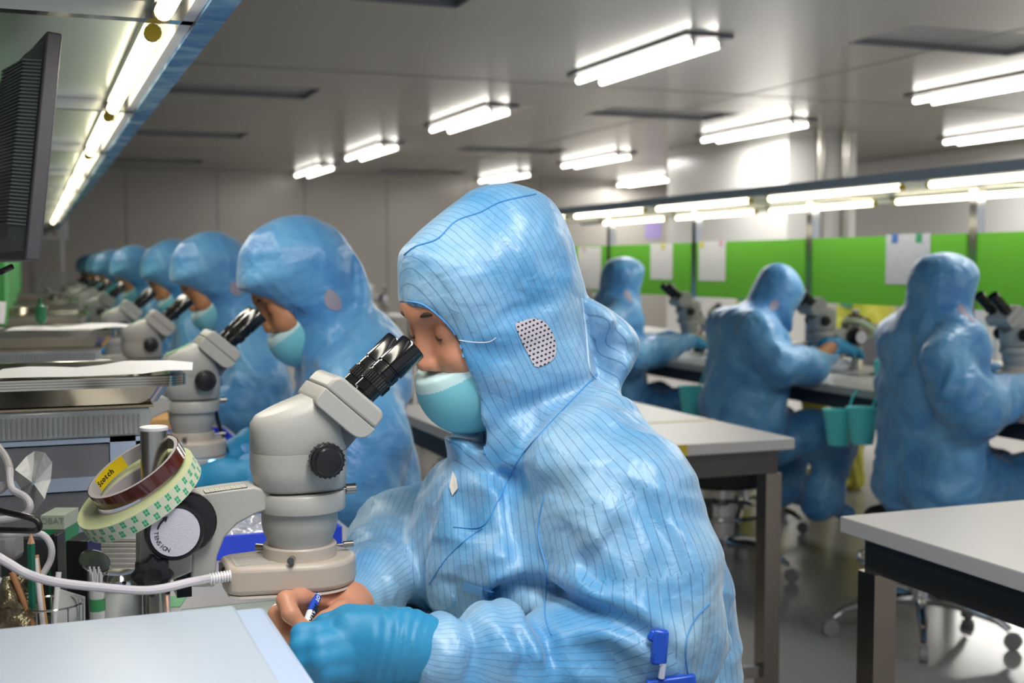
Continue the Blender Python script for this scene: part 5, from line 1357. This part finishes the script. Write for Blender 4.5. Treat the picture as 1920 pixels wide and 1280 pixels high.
def carton(z0, z1, nm, m):
    P = [Vector((a.x, a.y, 0)), Vector((a.x, a.y, 0))+ux*wd, Vector((a.x, a.y, 0))+ux*wd+uy*.05, Vector((a.x, a.y, 0))+uy*.05]
    return MB().prismz([(p.x, p.y) for p in P], z0, z1).build(nm, m, gb)
zs_ = at(80, 993, 1.5).z
carton(.7505, zs_, 'lower_panel', mat('carton_green', '#0f8a55', .4)); up_p = carton(zs_+.0003, a.z, 'upper_panel', mat('carton_white', '#b9c4b4', .5))
text_mesh('OBAT', .011, 'lettering', mat('carton_print', '#8d9a8c', .5), up_p, Matrix.Translation(Vector((a.x, a.y, a.z-.007))+ux*wd/2-uy*.0006) @ Matrix((ux, Vector((0, 0, 1)), -uy)).transposed().to_4x4(), .0001, .0001)
bx_at(122, 163, 1014, 1100, 1.42, .05, 'holder_block', m_black, 'black plastic tool holder block left of the small mirror', 'holder')
bx_at(92, 106, 1002, 1090, 1.46, .03, 'holder_block', m_black, 'slim black tool holder between the pencil and the green carton', 'holder')
bx_at(0, 88, 1012, 1075, 1.50, .06, 'holder_block', mat('dark_tray', '#2c2e33', .3), 'low dark tool tray behind the green pencil', 'holder')
t = thing('ribbed_box', 'ribbed aluminium box under the tape rolls', 'box', ground(at(212, 1010, 1.60)))
for k in range(7):
    aa = at(160, 1008+k*9.5, 1.60-.002*k); z1 = aa.z; z0 = at(160, 1008+k*9.5+8, 1.6).z; P = [Vector((aa.x, aa.y, 0)), Vector((aa.x, aa.y, 0))+ux*.075, Vector((aa.x, aa.y, 0))+ux*.075+uy*.09, Vector((aa.x, aa.y, 0))+uy*.09]
    MB().prismz([(p.x, p.y) for p in P], z0, z1).build('rib', mat('ribbed_aluminium', '#b3b0ae', .25, metal=.3), t, bevel=.0015)
aa = at(162, 1074, 1.6); P = [Vector((aa.x, aa.y, 0))+uy*.002, Vector((aa.x, aa.y, 0))+ux*.073+uy*.002, Vector((aa.x, aa.y, 0))+ux*.073+uy*.088, Vector((aa.x, aa.y, 0))+uy*.088]
MB().prismz([(p.x, p.y) for p in P], .7505, at(160, 1073, 1.6).z).build('box_body', m_steel, t)
# jar with chrome lid, hinged mirror
c = ground(at(224, 1100, 1.35)); t = thing('jar', 'white jar with shiny chrome lid and small round mirror hinged open', 'jar', c)
ztop = at(224, 1072, 1.35).z; zj = at(224, 1102, 1.35).z
MB().lathe([(.022, 0), (.0245, .003), (.0245, zj-.7505-.008), (.021, zj-.7505)], c, (0, 0, 1), 36).build('body', mat('jar_white', '#cfd2d0', .35), t)
MB().lathe([(.0215, zj-.7503), (.0225, zj-.7505+.002), (.021, zj-.7505+.012), (.0175, ztop-.7505-.002), (.016, ztop-.7505), (.001, ztop-.7505-.002)], c, (0, 0, 1), 36).build('lid', m_chrome, t)
mc = at(178, 1052, 1.34); ax_ = (Vector((.28, -.55, .82))).normalized()
mr = MB().lathe([(.0165, -.001), (.0175, 0), (.0165, .001)], mc, ax_, 36, False).build('mirror_rim', m_chrome, t)
MB().lathe([(.0165, 0), (.0001, .0003)], mc, ax_, 36).build('mirror', mat('mirror_glass', '#8f9a98', .08, metal=.7), mr)
MB().tube([mc+Vector((.012, 0, -.010)), at(200, 1078, 1.345), at(206, 1084, 1.35)], .0013, 8).build('hinge', m_chrome, t)
# swab vial
c = ground(at(183, 1150, 1.30)); t = thing('swab_vial', 'small clear vial of white cotton sticks with a green band', 'vial', c)
MB().lathe([(.0075, 0), (.008, .002), (.008, at(183, 1100, 1.3).z-.7505)], c, (0, 0, 1), 20).build('vial', mat('vial_clear', '#c5c9c8', .15), t)
MB().lathe([(.0083, at(183, 1143, 1.3).z-.7505), (.0083, at(183, 1120, 1.3).z-.7505)], c, (0, 0, 1), 20, False).build('band', mat('vial_green', '#3c8a55', .5), t)
for k in range(12):
    an = k*2.4; rr_ = .001+.0045*((k*7) % 5)/5; base = c+Vector((rr_*math.cos(an), rr_*math.sin(an), .03)); tp = at(168+k*2.1, 1062+((k*5) % 4)*5, 1.30+.003*math.sin(an))
    MB().cyl(base, tp, .0011, .0011, 8).build('cotton_stick', m_white, t)
# wire cup with pencil and sticks
c = ground(at(98, 1160, 1.27)); t = thing('wire_cup', 'small round wire cup holding a pencil and thin tools', 'cup', c)
b = MB(); zr = at(98, 1130, 1.27).z
for z_ in (zr, .80, .756): b.tube([(c.x+.030*math.cos(2*PI*i/28), c.y+.030*math.sin(2*PI*i/28), z_) for i in range(28)], .0012, 6, True)
for k in range(12): b.tube([(c.x+.030*math.cos(2*PI*k/12), c.y+.030*math.sin(2*PI*k/12), .752), (c.x+.030*math.cos(2*PI*k/12), c.y+.030*math.sin(2*PI*k/12), zr)], .0008, 5)
b.build('wire_frame', m_chrome, t)
def stick(p_top, p_low, r, name, m, label, cat, tip=None, tipm=None):
    t = thing(name, label, cat, p_low)
    d_ = (p_top-p_low).normalized()
    if tip: MB().cyl(p_low, p_top-d_*tip, r, seg=6).build('shaft', m, t); MB().cyl(p_top-d_*tip, p_top, r, r*.15, 6).build('point', tipm, t)
    else: MB().cyl(p_low, p_top, r, seg=10).build('shaft', m, t)
    return t
stick(at(58, 1000, 1.245), at(62, 1195, 1.25), .0042, 'pencil', mat('pencil_green', '#17604a', .4), 'dark green pencil standing point up in the wire cup', 'pencil', .010, mat('pencil_wood', '#b98d70', .6))
stick(at(68, 1040, 1.27), at(88, 1190, 1.26), .0026, 'brush', mat('wood_stick', '#b78d5c', .6), 'thin wooden stick just right of the green pencil', 'stick')
stick(at(66, 1046, 1.26), at(82, 1190, 1.25), .0028, 'marker_pen', mat('pen_clear', '#d6cfd4', .3), 'white and red ball pen leaning in the wire cup', 'pen')
stick(at(22, 1072, 1.25), at(62, 1172, 1.245), .0032, 'wooden_stick', mat('wood_stick2', '#a8744e', .6), 'brown wooden stick slanting down to the pencil', 'stick')
stick(at(110, 1072, 1.28), at(100, 1190, 1.27), .0030, 'plastic_rod', m_white, 'pale plastic rod beside the grey card', 'rod')
# card, parts bag, power adapter
b = MB(); b.rings([[at(108, 1102, 1.29), at(98, 1175, 1.27)], [at(160, 1118, 1.31), at(160, 1175, 1.29)]], False, False)
o = b.build('card', mat('grey_card', '#a3a5a7', .6), None, smooth=0); tag(o, 'grey folded card standing in front of the black holder', 'card'); sd_ = o.modifiers.new('solid', 'SOLIDIFY'); sd_.thickness = .0015
m_foil = mat('foil_parts', '#7d735c', .25, metal=.6, var=.7, vs=90, bump=1.0, bs=220)
pc = at(14, 1135, 1.26); ops = [('u', p_ell((pc.x, pc.y, .80), (.034, .034, .056)), 0)]
v_, F_ = mesh_sdf(ops, (pc.x-.08, pc.y-.08, .752), (pc.x+.08, pc.y+.08, .90), .004, lambda Q: .012*vnoise(Q*70)+.006*vnoise(Q*150))
o = link('parts_bag', to_mesh('parts_bag', v_-np.array((pc.x, pc.y, .7505), np.float32), F_, [m_foil]), None); o.location = (pc.x, pc.y, .7505)
tag(o, 'clear bag of small gold and silver parts at the left edge', 'bag')
bx_at(-30, 22, 1000, 1060, 1.36, .04, 'power_adapter', mat('adapter_grey', '#8c8b8d', .5), 'grey rounded power adapter at the left edge above the parts bag', 'adapter', False, .008)
# glass sheet and green tape on the bench
t = thing('glass_sheet', 'thin glass sheet with green edge under the nearest microscope', 'glass sheet', (.3, 1.35, .7505))
MB().box((.165, 1.185, .7503), (.470, 1.545, .7533)).build('sheet', mat('glass_top', '#b9c2bd', .15), t)
MB().box((.165, 1.5451, .7503), (.470, 1.5465, .7535)).build('edge', mat('glass_green', '#3d7f72', .2), t)
p = W(328, 1127, Z=.751); one(MB().cbox((p.x, p.y, .7509), (.022, .05, .0008), Euler((0, 0, -.3)).to_matrix()), 'tape_strip', mat('tape_green', '#74b184', .6), 'small green tape strip stuck on the bench behind the post', 'tape')
# royal blue trays with clear bags
m_bag = mat('clear_bag', '#aeb0bd', .12, var=.2, vs=25, bump=1.0, bs=60, coat=.5)
tys = [1.80] + [y+.44 for y in SCY[:3]]
tl = ['nearest', 'second', 'third', 'fourth']
for y, l in zip(tys, tl):
    t = thing('parts_tray', f'{l} royal blue plastic tray of clear bags between the left microscopes', 'tray', (.30, y+.1, .7505), 0, 'royal blue trays on the left bench')
    b = MB(); x0, x1, y0, y1 = .19, .43, y, y+.20
    b.box((x0, y0, .7505), (x1, y1, .754)); b.box((x0, y0, .754), (x1, y0+.004, .786)); b.box((x0, y1-.004, .754), (x1, y1, .786)); b.box((x0, y0+.004, .754), (x0+.004, y1-.004, .786)); b.box((x1-.004, y0+.004, .754), (x1, y1-.004, .786))
    b.build('tray_body', m_royal, t, bevel=.001)
    v_, F_ = mesh_sdf([('u', p_ell((.31, y+.1, .768), (.095, .08, .018)), 0)], (.2, y, .754), (.42, y+.2, .81), .004, lambda Q: .012*vnoise(Q*45)+.004*vnoise(Q*120))
    v_[:, 2] = np.maximum(v_[:, 2], .7545)
    me = to_mesh('clear_bag', v_-np.array((.31, y+.1, .7545), np.float32), F_, [m_bag]); o = link('clear_bag', me, None); o.location = (.31, y+.1, .7545)
    tag(o, f'crumpled clear plastic bag in the {l} royal blue tray', 'bag', 'clear bags in the blue trays')
one(MB().box((.20, SCY[0]+.72, .7505), (.42, SCY[0]+.98, .80)), 'carton', mat('tan_card', '#d3a56a', .7), 'tan cardboard box behind the second royal blue tray', 'box')
# far end of the left bench
t = thing('control_box', 'white wall control box on a thin post at the far end of the left bench', 'control box', (.19, 12.3, .75))
MB().box((.0, 12.2, 1.42), (.33, 12.32, 1.62)).build('box', mat('box_white', '#c9c7c5', .4), t, bevel=.005)
MB().box((.27, 12.24, .75), (.30, 12.27, 1.42)).build('post', m_white, t)
MB().cyl((.22, 12.19, 1.47), (.22, 12.199, 1.47), .014).build('button', mat('button_red', '#9b4a48', .5), t)
MB().cyl((.14, 12.19, 1.47), (.14, 12.199, 1.47), .014).build('button', mat('button_grey', '#6a6a68', .5), t)
one(MB().box((.02, 11.4, .7505), (.28, 11.6, 1.12)), 'instrument_box', mat('box_pale', '#a9a8a5', .5), 'pale instrument box at the far end of the left bench', 'box', bevel=.01)
one(MB().lathe([(.001, 0), (.085, 0), (.10, .022), (.001, .024)], (-.05, 4.38, 1.02), (0, 0, 1), 28), 'steel_dish', m_traym, 'round steel dish on the third tray stack', 'dish')
one(MB().lathe([(.001, 0), (.04, 0), (.045, .05), (.001, .055)], (-.10, 3.15, 1.0425), (0, 0, 1), 20), 'lidded_cup', m_white, 'small white lidded cup on the second tray stack', 'cup')
one(MB().lathe([(.008, 0), (.013, .01), (.013, .04), (.005, .045), (.004, .06)], (.02, 3.10, 1.0425), (0, 0, 1), 16), 'bottle', mat('bottle_green', '#1d6a44', .4), 'tiny green bottle on the second tray stack', 'bottle')
# far table with an instrument, left of the striped hood
p = W(727, 590, Z=.75)
t = thing('table', 'small distant table left of the striped hood, dark legs', 'table', (p.x, p.y, 0))
MB().box((p.x-.35, p.y-.3, .72), (p.x+.15, p.y+.3, .75)).build('table_top', m_white_top, t)
for sx_ in (-.33, .12):
    for sy2 in (-.28, .28): MB().box((p.x+sx_-.015, p.y+sy2-.015, 0), (p.x+sx_+.015, p.y+sy2+.015, .72)).build('leg', mat('leg_dark', '#3c4a4c', .4), t)
dup(scope, (p.x-.05, p.y-.1, .75), 'distant microscope on the small table left of the striped hood', rz=PI, group='stereo microscopes on the right bench')['group'] = 'lone microscopes'

# ------------------------------------------------------------------ right bench details
BX = 3.3435
def sheet(px0, px1, py0, py1, label, pat=False, tabs=()):
    a, c = W(px0, py0, X=BX), W(px1, py1, X=BX)
    t = thing('paper_notice', label, 'paper', (BX, (a.y+c.y)/2, c.z), 0, 'paper notices clipped to the green boards')
    MB().box((BX-.0012, c.y, c.z), (BX, a.y, a.z)).build('sheet', mat('notice_pattern', '#c9ccd8', .6, var=.2, vs=45) if pat else m_paper, t)
    for px, py, cl, nm in tabs:
        w_ = W(px, py, X=BX-.002); MB().box((w_.x-.0012, w_.y-.018, w_.z-.018), (w_.x, w_.y+.018, w_.z+.018)).build('sticky_tab', mat('tab_'+nm, cl, .6), t)
sheet(1662, 1743, 440, 534, 'patterned white sheet clipped to the green board near the rightmost blue hood', True, [(1678, 447, '#4f79c8', 'blue'), (1723, 446, '#3fa070', 'green')])
sheet(1311, 1360, 453, 527, 'plain white sheet with yellow and pink tabs on the middle green board', False, [(1316, 458, '#d8cf4a', 'yellow'), (1352, 455, '#d9a7c2', 'pink')])
sheet(1220, 1261, 458, 524, 'white sheet partly behind the hood of the third right bench worker', False, [(1243, 462, '#d8cf4a', 'yellow')])
sheet(1084, 1127, 464, 542, 'long white sheets on the farthest green board beside the striped hood', False, [(1095, 468, '#d9a7c2', 'pink')])
p = W(1226, 433, Y=FY-.01); one(MB().box((p.x-.15, FY-.012, p.z-.12), (p.x+.13, FY-.006, p.z+.14)), 'poster', mat('poster_purple', '#9a8cc0', .6), 'small pale purple notice on the far wall', 'poster')
def hang_cup(px, pyt, Y, label, dark=False):
    x = 2.60; z1 = .675
    w_ = W(px, pyt, X=x); t = thing('hanging_cup', label, 'cup', (x, w_.y, z1-.12), 0, 'teal cups hanging on the right bench edge')
    mt = m_teal if not dark else mat('teal_dark', '#1f7378', .4)
    MB().lathe([(.036, 0), (.055, .12), (.057, .122), (.053, .12), (.034, .003)], (x, w_.y, w_.z-.122), (0, 0, 1), 28).build('cup_body', mt, t)
    MB().tube([(x+.04, w_.y, w_.z), (x+.06, w_.y, w_.z+.05), (x+.078, w_.y, .745)], .004, 6).build('hook', mt, t)
hang_cup(1573, 768, 3.6, 'bright teal cup hanging from the right bench edge by the leaning worker')
hang_cup(1296, 724, 4.7, 'teal cup hanging left of the leaning worker')
hang_cup(1618, 764, 3.4, 'dark teal cup hanging just right of the bright teal cup')
def on_desk(px, py, z=.7505): return W(px, py, Z=z)
p = on_desk(1582, 697); t = thing('cotton_dish', 'low white dish heaped with white cotton on the right bench', 'dish', p)
MB().lathe([(.001, 0), (.05, 0), (.065, .02), (.06, .02), (.045, .004), (.001, .004)], p, (0, 0, 1), 28).build('dish', m_white, t)
v_, F_ = mesh_sdf([('u', p_ell((p.x, p.y, .775), (.06, .06, .028)), 0)], (p.x-.09, p.y-.09, .752), (p.x+.09, p.y+.09, .83), .006, lambda Q: .010*vnoise(Q*55))
o = link('cotton', to_mesh('cotton', v_-np.array(p, np.float32), F_, [m_paper]), None, t)
p = on_desk(1651, 704); one(MB().lathe([(.001, 0), (.025, 0), (.026, .06), (.012, .065), (.012, .085), (.001, .085)], p, (0, 0, 1), 20), 'bottle', m_teal, 'small teal bottle on the right bench beside the rightmost worker', 'bottle')
a = on_desk(1625, 690); one(MB().box((a.x+.10, a.y-.14, .7505), (a.x+.12, a.y+.16, .93)), 'side_shield', mat('shield_grey', '#8d8a92', .5), 'grey upright shield plate on the right bench', 'plate')
a = on_desk(1850, 672); t = thing('stand_frame', 'pale blue framed stand beside the rightmost worker on the right bench', 'stand', a)
for dy in (-.05, .05): MB().box((a.x-.004, a.y+dy-.006, .7505), (a.x+.004, a.y+dy+.006, .90)).build('post', m_lilac, t)
MB().box((a.x-.004, a.y-.056, .9001), (a.x+.004, a.y+.056, .912)).build('crosspiece', m_lilac, t)
for y, l in ((YA, 'tape roll on the microscope post at the right edge'), (YB, 'tape roll on the microscope post by the leaning worker'), (5.06, 'tape roll on the microscope post of the third right bench worker')):
    d_ = dup(tm, (RX0-cM.x, y, cM.z), l, rz=PI)
    d_ = dup(tk, (RX0-cM.x, y, cM.z+.02), l.replace('tape roll', 'amber tape roll'), rz=PI)
for y, l in zip(RSY[:3], ('first', 'second', 'third')):
    t = thing('tool_stand', f'{l} cluster of thin orange and red tool handles behind the right bench microscopes', 'tool stand', (3.08, y+.25, .7505), 0, 'tool stands on the right bench')
    MB().lathe([(.03, 0), (.03, .08), (.027, .08)], (3.08, y+.25, .7505), (0, 0, 1), 18).build('holder', m_black, t)
    for k, cl in enumerate(('#b5522f', '#c98a4a', '#30302f', '#7d6a45')): MB().cyl((3.08+.006*k-.01, y+.25, .76), (3.08+.02*k-.03, y+.25+.015*(k % 2), .99-.02*k), .004, seg=8).build('handle', mat('handle_'+cl[1:], cl, .5), t)
